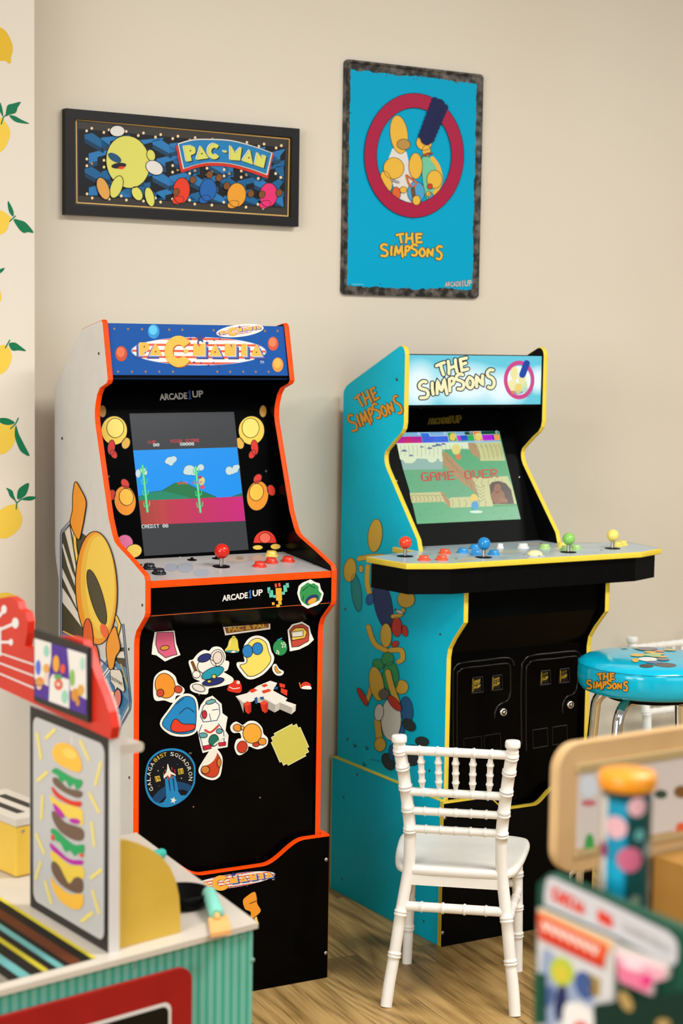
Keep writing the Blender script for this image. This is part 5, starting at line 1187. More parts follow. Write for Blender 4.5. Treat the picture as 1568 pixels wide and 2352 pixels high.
class Dome:
    """top of the seat"""
    def __init__(s, fr): s.f = fr; s.n = Vector((0, 0, 1))
    def w(s, p, l=0):
        q = s.f.z(p[0], p[1], SZ+.005)
        r = math.hypot(q.x, q.y); h = 0.007-.008*(min(r, .15)/.15)**3.4
        return Vector((q.x, q.y, SZ+h+.0010+.0002*l))
dm = Dome(FS)
for cx_, cy_, rx, ry, c in ((1080, 420, 150, 30, '#6d6a78'), (930, 408, 40, 10, '#d8b04a'), (780, 405, 50, 12, '#8fb0a8'), (1120, 470, 80, 14, '#d8b04a'), (1250, 460, 70, 12, '#dd7a40'), (1390, 435, 90, 14, '#d9b24c'), (1150, 510, 130, 20, '#8fc08a'), (960, 512, 100, 20, '#d9b24c'), (1220, 492, 100, 12, '#d9b24c'), (1240, 530, 120, 10, '#d9b24c'), (1100, 565, 130, 24, '#e6e0d2'), (930, 575, 46, 22, '#d9b24c'), (1300, 565, 90, 18, '#6f6a72'), (1180, 600, 110, 14, '#4a6f94'), (1330, 625, 150, 20, '#4a4444'), (1080, 630, 100, 14, '#3a3636')):
    q = z.e(cx_, cy_, rx, ry, .03, 24); b.add([dm.w(p, 1+.4*(cx_ % 7)) for p in q], [tuple(range(24))], mat(c, .25, .5))
b.build('seat', SROOT)
b = MB(); b.lathe([(.03, SZ-.092), (.10, SZ-.090), (.10, SZ-.0740), (.03, SZ-.0740)], BLACKM, (0, 0, 0), 40); b.build('seat_pan', SROOT)
for k in range(4):
    a = PI/4+k*PI/2
    ca, sa = math.cos(a), math.sin(a); path = []
    for r, zz in ((.02, SZ-.0885), (.095, SZ-.0885)): path.append((r*ca, r*sa, zz))
    for i in range(1, 9):
        t = i/8*PI/2*.95; path.append(((.095+.048*math.sin(t))*ca, (.095+.048*math.sin(t))*sa, SZ-.0885-.048*(1-math.cos(t))))
    path += [(.168*ca, .168*sa, .3), (.186*ca, .186*sa, .012)]
    b = MB(); b.tube(path, .0125, CHROME, 18); l_ = b.build('leg', SROOT)
    b = MB(); b.lathe([(.014, 0), (.015, .004), (.0145, .022), (.0128, .024)], BLACKM, (.1865*ca, .1865*sa, 0), 18); b.build('rubber_foot', l_)
b = MB(); b.tube([(.176*math.cos(t*PI/24), .176*math.sin(t*PI/24), .2) for t in range(48)], .008, CHROME, 12, True); b.build('foot_ring', SROOT)

# ================================================================== TOY KITCHEN (front left)
KZ = .62
K = Fr(-.489, -1.781, .159)
KROOT = thing('toy_diner_counter', K, 'toy diner counter with teal striped front, red header and burger menu board', 'play kitchen')
kz = lambda px, py, zz=KZ: K.z(px, py, zz)
WHITET = noise_mat('white_counter_laminate', '#c6bcae', '#cac0b2', 14, .35, .35)
# striped body
m, nt, bs = newmat('teal_striped_print', .5, .3)
tc = N(nt, 'ShaderNodeTexCoord'); sx = N(nt, 'ShaderNodeSeparateXYZ'); nt.links.new(tc.outputs['Object'], sx.inputs[0])
ml = N(nt, 'ShaderNodeMath', operation='MULTIPLY'); ml.inputs[1].default_value = 1/.0142; nt.links.new(sx.outputs['X'], ml.inputs[0])
fr = N(nt, 'ShaderNodeMath', operation='FRACT'); nt.links.new(ml.outputs[0], fr.inputs[0])
r = ramp(nt, [(0, '#3fa58e'), (.30, '#3fa58e'), (.36, '#74b8a4'), (.86, '#74b8a4'), (.94, '#3fa58e')]); nt.links.new(fr.outputs[0], r.inputs['Fac']); nt.links.new(r.outputs['Color'], bs.inputs['Base Color'])
STRIPE = m
back = kz(380, 1962); back2 = kz(372, 1955)
dirb = Vector((back.x, back.y, 0)).normalized()
KD = .50
BR = dirb*KD
b = MB(); b.prism([(-.78, .004, .001), (-.003, .004, .001), (BR.x-.003, BR.y, .001), (-.78, BR.y, .001)], (0, 0, KZ-.0085), STRIPE); b.build('counter_body', KROOT)
# counter top with the striped serving mat
b = MB(); b.prism([(-.80, -.004, KZ-.008), (.0, -.004, KZ-.008), (BR.x+.0, BR.y, KZ-.008), (-.80, BR.y, KZ-.008)], (0, 0, .008), WHITET)
pk = K.plane((0, 0, KZ), (0, 0, 1)); zk = Z(0, 1680, 2.45)
fe0, fe1 = (588.0, 2114.0), (0.0, 2268.0)
pdir = kz(70, 2082)-kz(247, 2192); pdir.z = 0; pdir.normalize()
def front_pt(zx):
    px = zx/2.45; return kz(px, 2114+(588-px)*.2619)+Vector((0, .012, 0))
for a, c, col in ((575, 550, '#c8b832'), (550, 492, '#12110f'), (492, 428, '#5a2a12'), (428, 392, '#12110f'), (392, 352, '#5f9c9a'), (352, 305, '#12110f'), (305, 272, '#b5a72a'), (272, 200, '#12110f'), (200, 142, '#5f9c9a'), (142, 80, '#12110f'), (80, -60, '#7c766a'), (-60, -160, '#1f1d1a')):
    p0, p1 = front_pt(a), front_pt(c); q0, q1 = p0+pdir*.44, p1+pdir*.44
    b.add([(v.x, v.y, KZ+.0006) for v in (p0, p1, q1, q0)], [(0, 1, 2, 3)], mat(col, .55, .12))
ct = b.build('counter_top', KROOT)
# red panel on the front
pq = K.plane((0, -.0062, 0), (0, 1, 0)); REDP = noise_mat('red_painted_board', '#930f0a', '#9c120c', 20, .5, .3)
def rr2(x0, x1, z0, z1, r, y, corners=(1, 1, 1, 1)):
    o = []
    for (cx_, cz_, a), k in zip(((x1-r, z1-r, 0), (x0+r, z1-r, 90), (x0+r, z0+r, 180), (x1-r, z0+r, 270)), corners):
        for i in range(7): t = math.radians(a+15*i); o.append((cx_+r*math.cos(t), y, cz_+r*math.sin(t)))
    return o
b = MB(); b.prism(rr2(-.70, -.118, .30, .586, .02, -.008), (0, .0078, 0), REDP)
b.prism(rr2(-.66, -.1535, .335, .545, .012, -.0088), (0, .0006, 0), mat('#d8d4cc', .4)); b.prism(rr2(-.655, -.1585, .34, .540, .010, -.0094), (0, .0005, 0), mat('#0c0d0b', .3))
for cx_, cz_, rx, rz, c in ((-.215, .498, .016, .007, '#4f9a3a'), (-.235, .49, .02, .008, '#2f6a30'), (-.30, .47, .03, .02, '#c8a23a')): b.add([(cx_+rx*math.cos(t*PI/8), -.0097, cz_+rz*math.sin(t*PI/8)) for t in range(16)], [tuple(range(16))], mat(c, .4))
b.build('front_sign', KROOT)
for q in ((555, 2152), (307, 2218), (580, 2205)):
    b = MB(); b.lathe([(.0034, 0), (.003, .001), (0, .0012)], mat('#7fa897', .4), K.y(q[0], q[1], .0038), 10, (0, -1, 0)); b.build('screw', KROOT)
# upright burger menu board
p0 = kz(249, 2190); p1 = kz(70, 2082); dr = (p1-p0); dr.z = 0; wid = dr.length; dr.normalize(); nr = Vector((-dr.y, dr.x, 0))
if nr.dot(K.co-p0) < 0: nr = -nr
BP = K.plane(p0, nr); ZT = .912
def on(u, zz, o=0): return p0+dr*u+nr*o+Vector((0, 0, zz-p0.z))
b = MB(); b.prism([on(-.001, KZ), on(wid+.002, KZ), on(wid+.002, ZT), on(-.001, ZT)], -nr*.016, WHITEP); 
b.prism([on(0, KZ+.0005, .0004), on(wid, KZ+.0005, .0004), on(wid, ZT, .0004), on(0, ZT, .0004)], -nr*.0003, mat('#23211e', .4))
def rr_on(u0, u1, z0, z1, r, off):
    o = []
    for cu, cz_, a in ((u1-r, z1-r, 0), (u0+r, z1-r, 90), (u0+r, z0+r, 180), (u1-r, z0+r, 270)):
        for i in range(6): t = math.radians(a+18*i); o.append(on(cu+r*math.cos(t), cz_+r*math.sin(t), off))
    return o
b.ngon(rr_on(.011, wid-.011, KZ+.013, ZT-.012, .014, .0009), mat('#b9b6b2', .4))
zb = Z(0, 1340, 2.3235); PB = K.plane(p0+nr*.001, nr)
def Bp(pts, m, l=2, sm=True): b.poly(PB, zb(*pts), mat(m, .4), l, sm)
Bp([(280, 910), (300, 862), (345, 850), (400, 880), (432, 940), (438, 985), (420, 1008), (370, 992), (310, 960)], '#ecb33e', 3); b.poly(PB, zb.e(375, 908, 40, 26, .5), mat('#f1c35a', .4), 4)
Bp([(278, 1005), (300, 985), (340, 1008), (400, 1040), (438, 1050), (436, 1080), (410, 1100), (395, 1068), (372, 1085), (350, 1050), (325, 1060), (310, 1025)], '#1f9a54', 4)
Bp([(283, 1040), (310, 1040), (360, 1090), (436, 1110), (434, 1140), (400, 1140), (330, 1105), (290, 1070)], '#6b5444', 3)
Bp([(280, 1085), (320, 1125), (380, 1158), (434, 1165), (430, 1190), (380, 1182), (310, 1145), (282, 1110)], '#d03018', 3)
Bp([(272, 1130), (330, 1170), (430, 1200), (445, 1250), (440, 1290), (380, 1260), (300, 1200), (275, 1165)], '#e3c24c', 2); Bp([(285, 1175), (310, 1190), (345, 1235), (335, 1252), (300, 1220)], '#b01f96', 4); b.poly(PB, zb.e(402, 1268, 30, 14, .2), mat('#b01f96', .4), 4)
Bp([(278, 1220), (300, 1222), (350, 1275), (440, 1310), (445, 1365), (400, 1370), (330, 1330), (290, 1275)], '#6b5240', 3)
Bp([(272, 1320), (295, 1310), (350, 1360), (400, 1395), (448, 1395), (446, 1440), (420, 1440), (400, 1452), (375, 1425), (350, 1430), (325, 1385), (300, 1370)], '#1f9a54', 4)
b.poly(PB, zb.e(285, 1355, 10, 16), mat('#d8402a', .4), 5); b.poly(PB, zb.e(438, 1450, 12, 10), mat('#d8502a', .4), 5)
Bp([(270, 1385), (300, 1410), (370, 1470), (440, 1478), (438, 1500), (380, 1495), (300, 1440), (272, 1410)], '#b01f96', 3)
Bp([(270, 1430), (300, 1440), (370, 1500), (440, 1510), (450, 1570), (410, 1580), (372, 1600), (330, 1550), (285, 1490)], '#e0c048', 2)
Bp([(275, 1500), (290, 1482), (320, 1510), (350, 1570), (372, 1602), (400, 1570), (430, 1570), (446, 1600), (440, 1645), (400, 1650), (330, 1610), (285, 1550)], '#6b5240', 3)
Bp([(273, 1560), (300, 1600), (370, 1655), (442, 1660), (440, 1725), (400, 1740), (330, 1700), (285, 1630)], '#edb441', 3)
for a, c, w in (((270, 780), (300, 790), 0), ((248, 825), (292, 782), 8), ((200, 800), (220, 935), 6), ((430, 840), (475, 940), 6), ((205, 1050), (250, 1010), 8), ((540, 955), (510, 1075), 6), ((228, 1135), (222, 1255), 6), ((478, 1120), (530, 1220), 6), ((490, 1275), (505, 1400), 6), ((195, 1340), (238, 1440), 6), ((218, 1490), (192, 1575), 6), ((488, 1570), (540, 1530), 8), ((242, 1590), (275, 1705), 6), ((495, 1640), (530, 1760), 6), ((440, 1800), (490, 1760), 9)):
    if w: b.stroke(PB, zb(a, c), w, '#e2cf6c', 2)
b.build('menu_board', KROOT)
# red header with star lobes
HP = K.plane(p0+nr*.003, nr)
def hw_(px, py, o=0.0): return K.bp(px, py, p0+nr*(.003+o), nr)
hdr = [(-60, 1556), (0, 1580), (120, 1636), (253, 1698), (257, 1672), (250, 1635), (238, 1598), (222, 1560), (205, 1510), (190, 1472), (160, 1462), (120, 1463), (74, 1490), (57, 1484), (62, 1455), (63, 1428), (58, 1406), (45, 1399), (40, 1382), (22, 1370), (0, 1374), (-20, 1385), (-40, 1410), (-60, 1440)]
REDH = noise_mat('red_header_board', '#c02410', '#c82812', 14, .4, .35)
b = MB(); b.prism([hw_(*q) for q in hdr], -nr*.012, REDH)
for q in (((0, 1500), (80, 1527)), ((0, 1523), (80, 1553)), ((0, 1547), (80, 1581))): b.stroke(HP, q, 3.6, '#dcd8d2', 2)
zh = Z(0, 1340, 4.6118)
for a, c, r_ in (((0, 490), (165, 420), 42), ((0, 622), (118, 622), 26), ((0, 345), (45, 275), 34)): b.stroke(HP, zh(a, c), 6.5 if r_ > 30 else 6, '#dcd8d2', 2); b.poly(HP, zh.e(c[0], c[1], r_*.85, r_*1.35), mat('#dcd8d2', .4), 2)
b.stroke(HP, zh((4, 470), (6, 760)), 4.5, '#dcd8d2', 2)
b.build('header_board', KROOT)
b = MB(); q0, q1 = hw_(252, 1694), hw_(238, 1600)
b.prism([hw_(253, 1698, -.0125), hw_(257, 1672, -.0125), hw_(250, 1635, -.0125), hw_(238, 1598, -.0125), hw_(222, 1560, -.0125), hw_(215, 1560, -.0125), hw_(235, 1690, -.0125)], -nr*.014, WHITEP)
b.build('header_backing', KROOT)
# picture card standing proud of the header
CPq = [(78, 1445), (202, 1488), (202, 1660), (78, 1610)]
b = MB(); pc = [K.bp(*q, p0+nr*.0095, nr) for q in CPq]; b.prism(pc, -nr*.0060, mat('#2a2622', .45))
PC = K.plane(p0+nr*.0099, nr)
b.poly(PC, zh((368, 580), (915, 745), (920, 770), (915, 1395), (725, 1325), (520, 1250), (368, 1190)), '#4a2a86', 1)
b.poly(PC, zh((368, 580), (545, 632), (545, 800), (525, 930), (515, 1090), (370, 1010)), '#dcd6cc', 2)
b.poly(PC, zh((715, 690), (915, 752), (918, 1230), (745, 1130), (735, 900)), '#dcd6cc', 2)
b.poly(PC, zh((560, 960), (735, 1020), (735, 1325), (520, 1245), (530, 1010)), '#dcd6cc', 2)
for cx_, cy_, rx, ry, c in ((495, 715, 28, 62, '#8fc4ac'), (410, 890, 26, 80, '#4b64c8'), (495, 900, 34, 50, '#d89a4a'), (495, 1000, 26, 60, '#dcc0b0'), (425, 1040, 46, 50, '#d08a3a'), (420, 1090, 26, 36, '#e0b890'), (600, 850, 34, 90, '#dd9a30'), (670, 905, 28, 50, '#d8502c'), (620, 990, 42, 28, '#5f9a4a'), (625, 1070, 44, 60, '#cf5a3a'), (625, 1070, 20, 24, '#ecdccd'), (690, 1200, 34, 70, '#8fc4ac'), (875, 850, 24, 70, '#a8ccb8'), (770, 1000, 26, 90, '#7fb050'), (800, 1180, 40, 70, '#c8862e'), (860, 1130, 36, 60, '#d09a44'), (830, 1260, 20, 40, '#c8862e')):
    b.poly(PC, zh.e(cx_, cy_, rx, ry), mat(c, .4), 4)
b.build('picture_card', KROOT)
# shelf end behind the board
b = MB(); s0 = on(-.0, .9, -.016); e0 = K.bp(266, 1712, s0, nr)
sh = K.plane((0, s0.y+.0, 0), (0, 1, 0)); a0 = K.y(262, 1722, s0.y+.02); a1 = K.y(330, 1724, s0.y+.02)
b.prism([(a0.x-.01, a0.y, a1.z-.001), (a1.x-.003, a0.y, a1.z-.001), (a1.x, a0.y, a1.z+.002), (a1.x, a0.y, a1.z+.0095), (a1.x-.003, a0.y, a1.z+.012), (a0.x-.01, a0.y, a1.z+.012)], (0, .09, 0), WHITET); b.build('shelf', KROOT)
# yellow quarter-round divider
yq = [(262, 2183), (415, 2142), (414, 2100), (411, 2058), (403, 2020), (390, 1991), (370, 1968), (345, 1950), (318, 1938), (292, 1931), (262, 1930)]
yL, yR = kz(265, 2182), kz(415, 2142); dy = (yR-yL).normalized(); ny = Vector((-dy.y, dy.x, 0))
if ny.dot(K.co-yL) < 0: ny = -ny
b = MB(); b.prism([K.bp(*q, yL, ny)+Vector((0, 0, .0004)) for q in yq], -ny*.012, noise_mat('yellow_painted_board', '#c9a53e', '#cfab44', 16, .5, .3)); b.build('divider', KROOT)
# handle end of a toy utensil behind the divider
uq = kz(377, 1971); FU = Fr(*(K.R @ uq+K.o)[:2], .159, KZ+.0006)
ur = thing('toy_spoon', FU, 'mint green toy utensil handle peeking out behind the yellow divider', 'spoon')
b = MB(); b.tube([(0, 0, .008), (-.004, 0, .008), (-.05, -.006, .008)], [.006, .0078, .0078], mat('#3fb0a0', .4), 14); b.build('handle', ur)
b = MB(); b.lathe([(.0, .0), (.012, .001), (.016, .006), (.0145, .006), (.010, .0025), (0, .002)], mat('#e2a964', .5), (-.082, -.009, 0), 20); b.tube([(-.05, -.006, .008), (-.068, -.008, .005)], .003, mat('#e2a964', .5), 8); b.build('bowl', ur)
# toaster
tq = kz(37, 2018); FT = Fr(*(K.R @ tq+K.o)[:2], .159, KZ+.0006)
b_root = thing('toy_toaster', FT, 'yellow toy toaster with white top on the diner counter', 'toaster')
YT = noise_mat('yellow_toy_plastic', '#d8b040', '#deb646', 18, .4, .35)
b = MB(); b.box(0, .085, 0, .17, 0, .079, YT); b.build('toaster_body', b_root, .004)
b = MB(); b.box(-.001, .086, -.001, .171, .0793, .090, WHITET); 
for x in (.02, .052): b.box(x, x+.014, .03, .14, .0901, .0906, mat('#2a2722', .5))
b.lathe([(.003, 0), (0, .001)], STEEL, (.012, -.0003, .070), 10, (0, -1, 0)); b.build('toaster_top', b_root)
# little skillet behind the divider
sq = kz(420, 2080, KZ); FP = Fr(*(K.R @ sq+K.o)[:2], 1.75, KZ+.0006)
pr = thing('toy_skillet', FP, 'black toy skillet lying on the white counter beside the spatula', 'pan')
b = MB(); b.lathe([(.028, 0), (.036, .004), (.040, .022), (.0385, .022), (.034, .005), (0, .0035)], BLACKM, (0, 0, 0), 36); b.build('pan', pr)
b = MB(); b.prism([(.035, -.006, .016), (.10, -.0065, .030), (.10, .0065, .030), (.035, .006, .016)], (0, 0, .007), BLACKM); b.build('handle', pr)
for s in (FP,): pass
# spatula
h0 = K.z(480, 2052, KZ+.02); h1 = K.z(497, 2098, KZ+.012); n1 = K.z(500, 2112, KZ+.008)
FQ = Fr(*(K.R @ kz(500, 2128)+K.o)[:2], .159, KZ+.0006)
sr = thing('toy_spatula', FQ, 'toy wooden spatula with mint green handle at the counter corner', 'spatula')
def loc(v): w_ = K.R @ v+K.o-FQ.o; return FQ.Ri @ w_
b = MB(); b.tube([loc(h0)-(loc(h1)-loc(h0))*.1, loc(h0), loc(h1), loc(h1)+(loc(h1)-loc(h0))*.06], [.008, .0105, .0105, .008], mat('#7fcbb8', .4), 16); b.build('handle', sr)
WOODL = noise_mat('pale_beech', '#e2a964', '#e8b26e', 30, .5, .3)
b = MB(); b.tube([loc(h1), loc(n1)], .0042, WOODL, 10)
bl_ = [loc(kz(*q, KZ+.003)) for q in ((478, 2114), (522, 2108), (531, 2143), (484, 2151))]; b.prism([(v.x, v.y, .0008) for v in bl_], (0, 0, .006), WOODL); b.build('blade', sr)

# ================================================================== SHOP STAND AND GREEN RACK (front right)
GX = -.76
G = Fr(GX, -2.735, 0)
GREEN = noise_mat('dark_green_card', '#0b4430', '#0e4a35', 12, .5, .3)
GR = thing('product_rack', G, 'dark green product rack with slanting white label strip', 'rack')
pg = G.plane((0, 0, 0), (1, 0, 0))
zg = Z(1180, 1680, 3.5)
def gx(zx, zy, o=0.0): return G.bp(*zg((zx, zy)), (o, 0, 0), (1, 0, 0))
gt0, gt1 = gx(235, 1150), gx(1400, 1620)
yn = gt1.y-.10
zt = .985
tl = gx(225, 1165); tb = gx(240, 1405)
b = MB(); b.prism([(0, .004, .001), (0, yn, .001), (0, yn, gt1.z), (0, gt1.y, gt1.z), (0, tl.y+.004-.012, tl.z+.004), (0, .004, tl.z-.008)], (.012, 0, 0), GREEN)
b.box(.0122, .20, yn, .004, .001, .905, GREEN); b.build('rack_body', GR)
b = MB(); lab = [(262, 1195), (275, 1178), (310, 1170), (700, 1345), (1240, 1610), (1300, 1670), (1318, 1740), (1312, 1840), (1285, 1885), (1200, 1850), (840, 1655), (245, 1395), (245, 1300)]
PL0 = G.plane((-.0006, 0, 0), (1, 0, 0)); b.poly(PL0, zg(*lab), mat('#c2bfc0', .4), 1)
PL1 = PL0
rt = random.Random(11)
def scrib(x0, y0, x1, y1, h, c, n, w):
    for i in range(n):
        u = (i+.5)/n; x = x0+(x1-x0)*u; y = y0+(y1-y0)*u; k = rt.choice((0, 1, 2)); dx = (x1-x0)/n*.34; sl = (y1-y0)/(x1-x0)
        if k == 0: pts = [(x-dx, y+h*.5), (x-dx, y-h*.5), (x+dx, y-h*.5+dx*sl*2), (x+dx, y+h*.5+dx*sl*2)]
        elif k == 1: pts = [(x+dx, y-h*.4), (x-dx, y-h*.5), (x-dx, y+h*.5), (x+dx, y+h*.5)]
        else: pts = [(x-dx, y+h*.5), (x, y-h*.5), (x+dx, y+h*.5)]
        b.stroke(PL1, zg(*pts), w, mat(c, .4), 3)
scrib(315, 1295, 570, 1425, 80, '#d6361f', 6, 7); scrib(680, 1470, 800, 1535, 75, '#d6361f', 3, 7); scrib(880, 1560, 1260, 1760, 60, '#a8a6a0', 12, 2.5)
b.build('label_strip', GR)
def packet(label, outline, draw, o, name='food_packet', depth=.03):
    FPk = Fr(GX, -2.735, 0)
    base = [G.bp(*zg(q), (o, 0, 0), (1, 0, 0)) for q in outline]
    zmin = min(v.z for v in base); F2 = Fr(GX, -2.735, 0, zmin)
    r = thing(name, F2, label, 'packet')
    b = MB(); b.prism([v-Vector((0, 0, zmin)) for v in base], (depth, 0, 0), mat('#c4beb6', .35)); pl = F2.plane((o-.0003, 0, 0), (1, 0, 0)); draw(b, pl); b.build('carton', r)
    return r
def dA(b, pl):
    P = lambda pts, c, l, sm=False: b.poly(pl, zg(*pts), mat(c, .35), l, sm)
    P([(200, 1420), (800, 1690), (790, 1770), (215, 1500)], '#e2b884', 1); P([(190, 1450), (760, 1720), (720, 1905), (200, 1650)], '#d8542c', 2); P([(200, 1600), (730, 1850), (715, 1905), (200, 1660)], '#c42410', 3)
    for i in range(7): b.stroke(pl, zg((245+i*65, 1535+i*31), (262+i*65, 1600+i*31), (285+i*65, 1550+i*31)), 7, mat('#ecdccf', .4), 4)
    P([(200, 1690), (800, 1960), (790, 2150), (640, 2200), (640, 2400), (200, 2400)], '#c9c6c4', 1)
    P([(230, 1780), (330, 1800), (480, 1950), (640, 1960), (640, 2200), (500, 2160), (420, 2300), (230, 2350)], '#8f9cb4', 2, True)
    b.poly(pl, zg.e(390, 1930, 95, 120, -.3), mat('#b0bc3a', .4), 3); b.poly(pl, zg.e(385, 1945, 55, 70, -.3), mat('#c9b83c', .4), 4)
    b.poly(pl, zg.e(570, 2040, 75, 120, -.3), mat('#3c5488', .4), 3); b.poly(pl, zg.e(380, 2180, 50, 150, .1), mat('#232a52', .4), 3); b.poly(pl, zg.e(280, 2130, 50, 90, .3), mat('#4a5f8c', .4), 3)
    P([(600, 1940), (700, 1990), (690, 2140), (620, 2110)], '#a08438', 3); P([(420, 2190), (560, 2200), (640, 2280), (630, 2400), (420, 2400)], '#e0dcd6', 4, True); b.poly(pl, zg.e(540, 2380, 60, 50), mat('#d03a2a', .4), 5)
packet('white food packet with orange red band in the green rack', [(190, 1418), (810, 1690), (800, 2170), (640, 2230), (640, 2420), (180, 2420)], dA, -.007, depth=.0045)
def dB(b, pl):
    P = lambda pts, c, l, sm=False: b.poly(pl, zg(*pts), mat(c, .35), l, sm)
    P([(815, 1760), (1220, 1900), (1205, 2000), (1110, 2010), (1100, 2120), (850, 2010)], '#e0a0b0', 1); P([(820, 1745), (1000, 1800), (1240, 1880), (1230, 1920), (900, 1830), (820, 1790)], '#ead0d0', 2)
    P([(850, 1860), (950, 1880), (1050, 1990), (1080, 2090), (860, 2000)], '#dc7290', 3, True); b.poly(pl, zg.e(1070, 2000, 45, 50), mat('#d8347a', .4), 4); b.poly(pl, zg.e(960, 1880, 90, 40, .3), mat('#ecc8d0', .4), 4)
packet('pink and white food packet leaning in the green rack', [(815, 1700), (1245, 1880), (1235, 1985), (1125, 2010), (1110, 2125), (850, 2015), (830, 1850)], dB, -.006, depth=.0035)
b = MB(); b.prism([gx(160, 1940, -.011), gx(235, 1960, -.011), gx(235, 2352, -.011), gx(160, 2352, -.011)], (.003, 0, 0), GREEN); b.prism([gx(640, 2200, -.011), gx(1500, 2080, -.011), gx(1500, 2500, -.011), gx(640, 2500, -.011)], (.003, 0, 0), mat('#082a1f', .5))
pg2 = G.plane((-.0114, 0, 0), (1, 0, 0))
for cx_, cy_, rx, ry, rr_ in ((900, 2170, 45, 90, -.5), (1200, 2350, 60, 40, 0)): b.poly(pg2, zg.e(cx_, cy_, rx, ry, rr_), mat('#a88a52', .5), 1)
a_ = gx(160, 2352, -.0085); c_ = gx(1500, 2500, -.0085)
b.box(-.0078, -.0005, a_.y-.0015, a_.y, .601, gx(160, 1945, -.011).z, GREEN); b.box(-.011, -.0005, c_.y, a_.y, .001, .60, GREEN)
b.build('front_pocket', GR)
# cookie tube standing on the rack
TY = -2.775; cc = W0.y(1437, 1900, TY); FCn = Fr(cc.x, TY, 0, .9055)
TR = thing('cookie_tube', FCn, 'clear toy tube with orange lid and teal label standing behind the green rack', 'container')
rT = .0217; hT = W0.y(1437, 1800, TY).z-.9055+.008
m, nt, bs = newmat('clear_plastic', .08, .5); bs.inputs['Base Color'].default_value = (.98, .98, .97, 1); bs.inputs['Transmission Weight'].default_value = 1.0; bs.inputs['IOR'].default_value = 1.06; bs.inputs['Specular IOR Level'].default_value = .3
b = MB(); b.lathe([(rT, .0), (rT, hT-.012)], m, (0, 0, 0), 40); b.build('tube_wall', TR)
b = MB(); lid0 = hT-.012
b.lathe([(rT+.0012, lid0), (rT+.0030, lid0+.002), (rT+.0030, lid0+.012), (rT+.0012, lid0+.0148), (0, lid0+.0155)], noise_mat('orange_plastic_lid', '#e08a14', '#e69220', 20, .35, .4), (0, 0, 0), 40); b.build('lid', TR)
b = MB(); rI = rT-.0022
b.lathe([(rI, .001), (rI, hT-.016), (0, hT-.016)], mat('#075560', .4), (0, 0, 0), 40)
view = math.atan2(CP.y-TY, CP.x-cc.x)
def cpt(a, zz, o): return ((rI+o)*math.cos(view+a), (rI+o)*math.sin(view+a), zz)
def cpatch(a0, a1, z0, z1, c, o):
    n = 12; b.add([cpt(a0+(a1-a0)*i/n, zz, o) for zz in (z0, z1) for i in range(n+1)], [(i, i+1, n+2+i, n+1+i) for i in range(n)], mat(c, .4))
cpatch(-1.5, -.92, .0, hT-.018, '#d8d0c6', .0004); cpatch(-.92, .05, .03, hT-.02, '#078aa8', .0004); cpatch(.05, 1.5, .0, hT-.02, '#05403f', .0004); cpatch(-.85, -.1, lid0-.1, lid0-.06, '#0b9cba', .0006)
def cdisc(a, zz, r, c, o):
    vs = [cpt(a, zz, o)]
    for k in (.5, 1): vs += [cpt(a+k*r*math.cos(t*PI/12)/rI, zz+k*r*math.sin(t*PI/12), o) for t in range(24)]
    b.add(vs, [(0, 1+t, 1+(t+1) % 24) for t in range(24)]+[(1+t, 25+t, 25+(t+1) % 24, 1+(t+1) % 24) for t in range(24)], mat(c, .4))
cdisc(-.44, lid0-.030, .0098, '#dca8ac', .0010); cdisc(.20, lid0-.057, .0108, '#c4607a', .0012); cdisc(.48, lid0-.0115, .0084, '#dca8ac', .0010); cdisc(-1.15, lid0-.052, .007, '#8a2a5a', .0010); cdisc(.62, lid0-.036, .005, '#5f9a98', .0010); cdisc(.5, lid0-.093, .005, '#7a8a72', .001); cdisc(1.2, lid0-.05, .007, '#8a8f8a', .001)
b.build('label_wrap', TR)
# tan shop stand with pinned sheet
FT2 = Fr(-.546, -2.47, .02)
SR_ = thing('toy_shop_stand', FT2, 'tan wooden toy shop stand with rounded board holding a white picture sheet', 'play stand')
TAN = noise_mat('tan_wood_board', '#c49e6c', '#cda876', 9, .5, .3); TAN2 = noise_mat('golden_wood_box', '#94692a', '#a07534', 9, .5, .3)
pt = FT2.plane((0, 0, 0), (0, 1, 0))
bq = [FT2.y(px, py, 0) for px, py in ((1284, 1716), (1278, 2000))]
zt_, zb_ = FT2.y(1330, 1708, 0).z, FT2.y(1300, 2008, 0).z; x0 = FT2.y(1282, 1850, 0).x
b = MB(); o = []
x1 = x0+.34; r = .028
for cx_, cz_, a in ((x1-r, zt_-r, 0), (x0+r, zt_-r, 90), (x0+r, zb_+r, 180), (x1-r, zb_+r, 270)):
    for i in range(8): t = math.radians(a+90*i/7); o.append((cx_+r*math.cos(t), 0, cz_+r*math.sin(t)))
b.prism(o, (0, .014, 0), TAN); b.build('back_board', SR_, .003)
b = MB(); zt3 = Z(1180, 1680, 3.5)
b.prism([(x0+.022, -.006, zt_-.030), (x1-.02, -.006, zt_-.030), (x1-.02, -.006, zt_-.022), (x0+.022, -.006, zt_-.022)], (0, .0058, 0), mat('#b2996c', .5)); b.prism([(x0+.022, -.006, zb_+.018), (x1-.02, -.006, zb_+.018), (x1-.02, -.006, zb_+.024), (x0+.022, -.006, zb_+.024)], (0, .0058, 0), mat('#b2996c', .5)); b.build('ledge', SR_)
b = MB(); p2 = FT2.plane((0, -.0012, 0), (0, 1, 0))
b.prism([(x0+.026, -.0014, zb_+.026), (x1-.03, -.0014, zb_+.026), (x1-.03, -.0014, zt_-.032), (x0+.026, -.0014, zt_-.032)], (0, .0012, 0), mat('#cfc4bc', .5))
p2 = FT2.plane((0, -.0016, 0), (0, 1, 0))
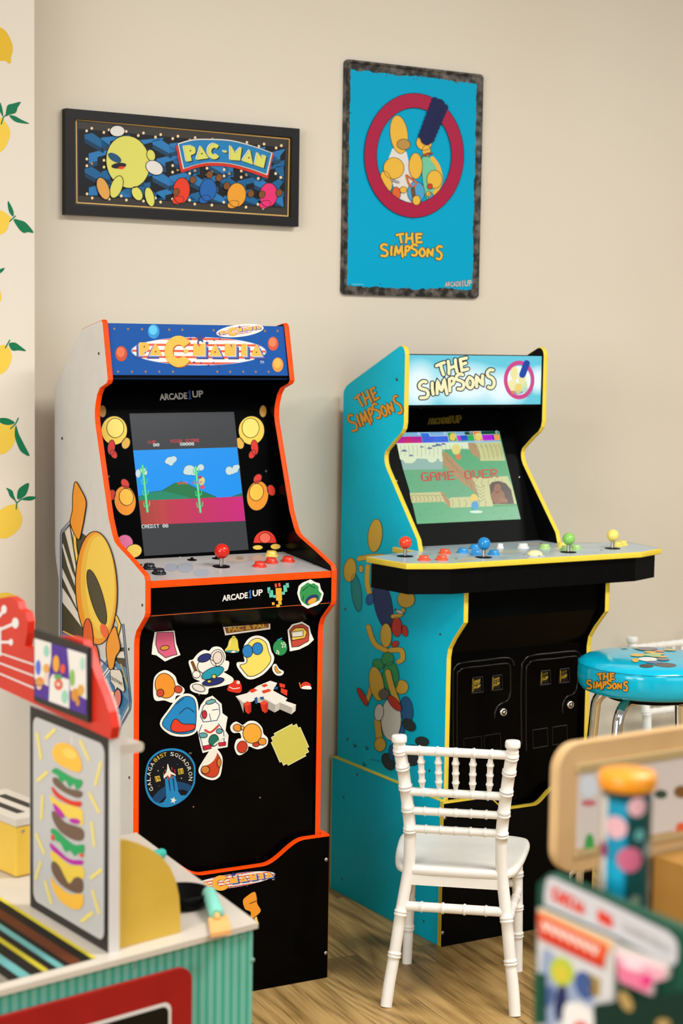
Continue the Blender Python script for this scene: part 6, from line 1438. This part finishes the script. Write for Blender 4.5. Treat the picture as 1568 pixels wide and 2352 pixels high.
for e_, c in (((600, 575, 60, 26), '#c46a74'), ((607, 910, 38, 90), '#3f9a4a'), ((1180, 505, 50, 36), '#3a4a3c'), ((1345, 485, 60, 50), '#7a5428'), ((1345, 790, 50, 60), '#dd5a2a'), ((600, 440, 70, 90), '#cfd4dc'), ((1300, 800, 30, 30), '#e0b8a8'), ((870, 470, 60, 40), '#c9a878')):
    b.poly(p2, zt3.e(*e_), mat(c, .5), 1)
b.build('picture_sheet', SR_)
b = MB(); b.box(x0+.135, x1, -.10, -.0065, zb_+.012-.09, zb_+.004, TAN2); b.box(x0+.135, x1, -.10, -.0065, .001, zb_-.08, TAN2); b.box(x0+.13, x1, .0005, .014, .001, zb_-.0005, TAN2); b.build('stand_base', SR_)

# ================================================================== LIGHT
def area(name, loc, aim, sx, sy, power, col):
    l = bpy.data.lights.new(name, 'AREA'); l.shape = 'RECTANGLE'; l.size = sx; l.size_y = sy; l.energy = power*.812; l.color = col
    o = bpy.data.objects.new(name, l); COL.objects.link(o); o.location = loc
    o.rotation_euler = (Vector(aim)-Vector(loc)).to_track_quat('-Z', 'Y').to_euler(); return o
WARM = (1.0, .98, .94)
area('ceiling_light', (-2.0, -2.4, 2.9), (-2.0, -2.39, 0), 1.2, .6, 62, WARM)
area('ceiling_light', (.9, -2.4, 2.9), (.9, -2.39, 0), 1.2, .6, 90, WARM)
area('ceiling_light', (-.8, -4.6, 2.9), (-.8, -4.59, 0), 1.2, .6, 60, WARM)
area('ceiling_light', (3.4, -2.6, 2.9), (3.4, -2.59, 0), 1.2, .6, 60, WARM)
area('fill_light', (-8.0, -4.6, 1.9), (.4, -.3, 1.0), 4.5, 2.6, 450, (.98, .99, 1.0))  # broad unseen fill, added at left to brighten the left-facing sides
area('fill_light', (.8, -7.4, 1.8), (.6, 0, 1.0), 4.0, 2.4, 70, (.98, .99, 1.0))  # weaker soft fill facing the back wall from behind the camera, source unseen
w = bpy.data.worlds.new('room_glow'); scene.world = w; w.use_nodes = True
w.node_tree.nodes['Background'].inputs['Color'].default_value = (1.0, .98, .95, 1); w.node_tree.nodes['Background'].inputs['Strength'].default_value = .276
scene.view_settings.view_transform = 'Standard'; scene.view_settings.look = 'None'
scene.view_settings.exposure = 0.0
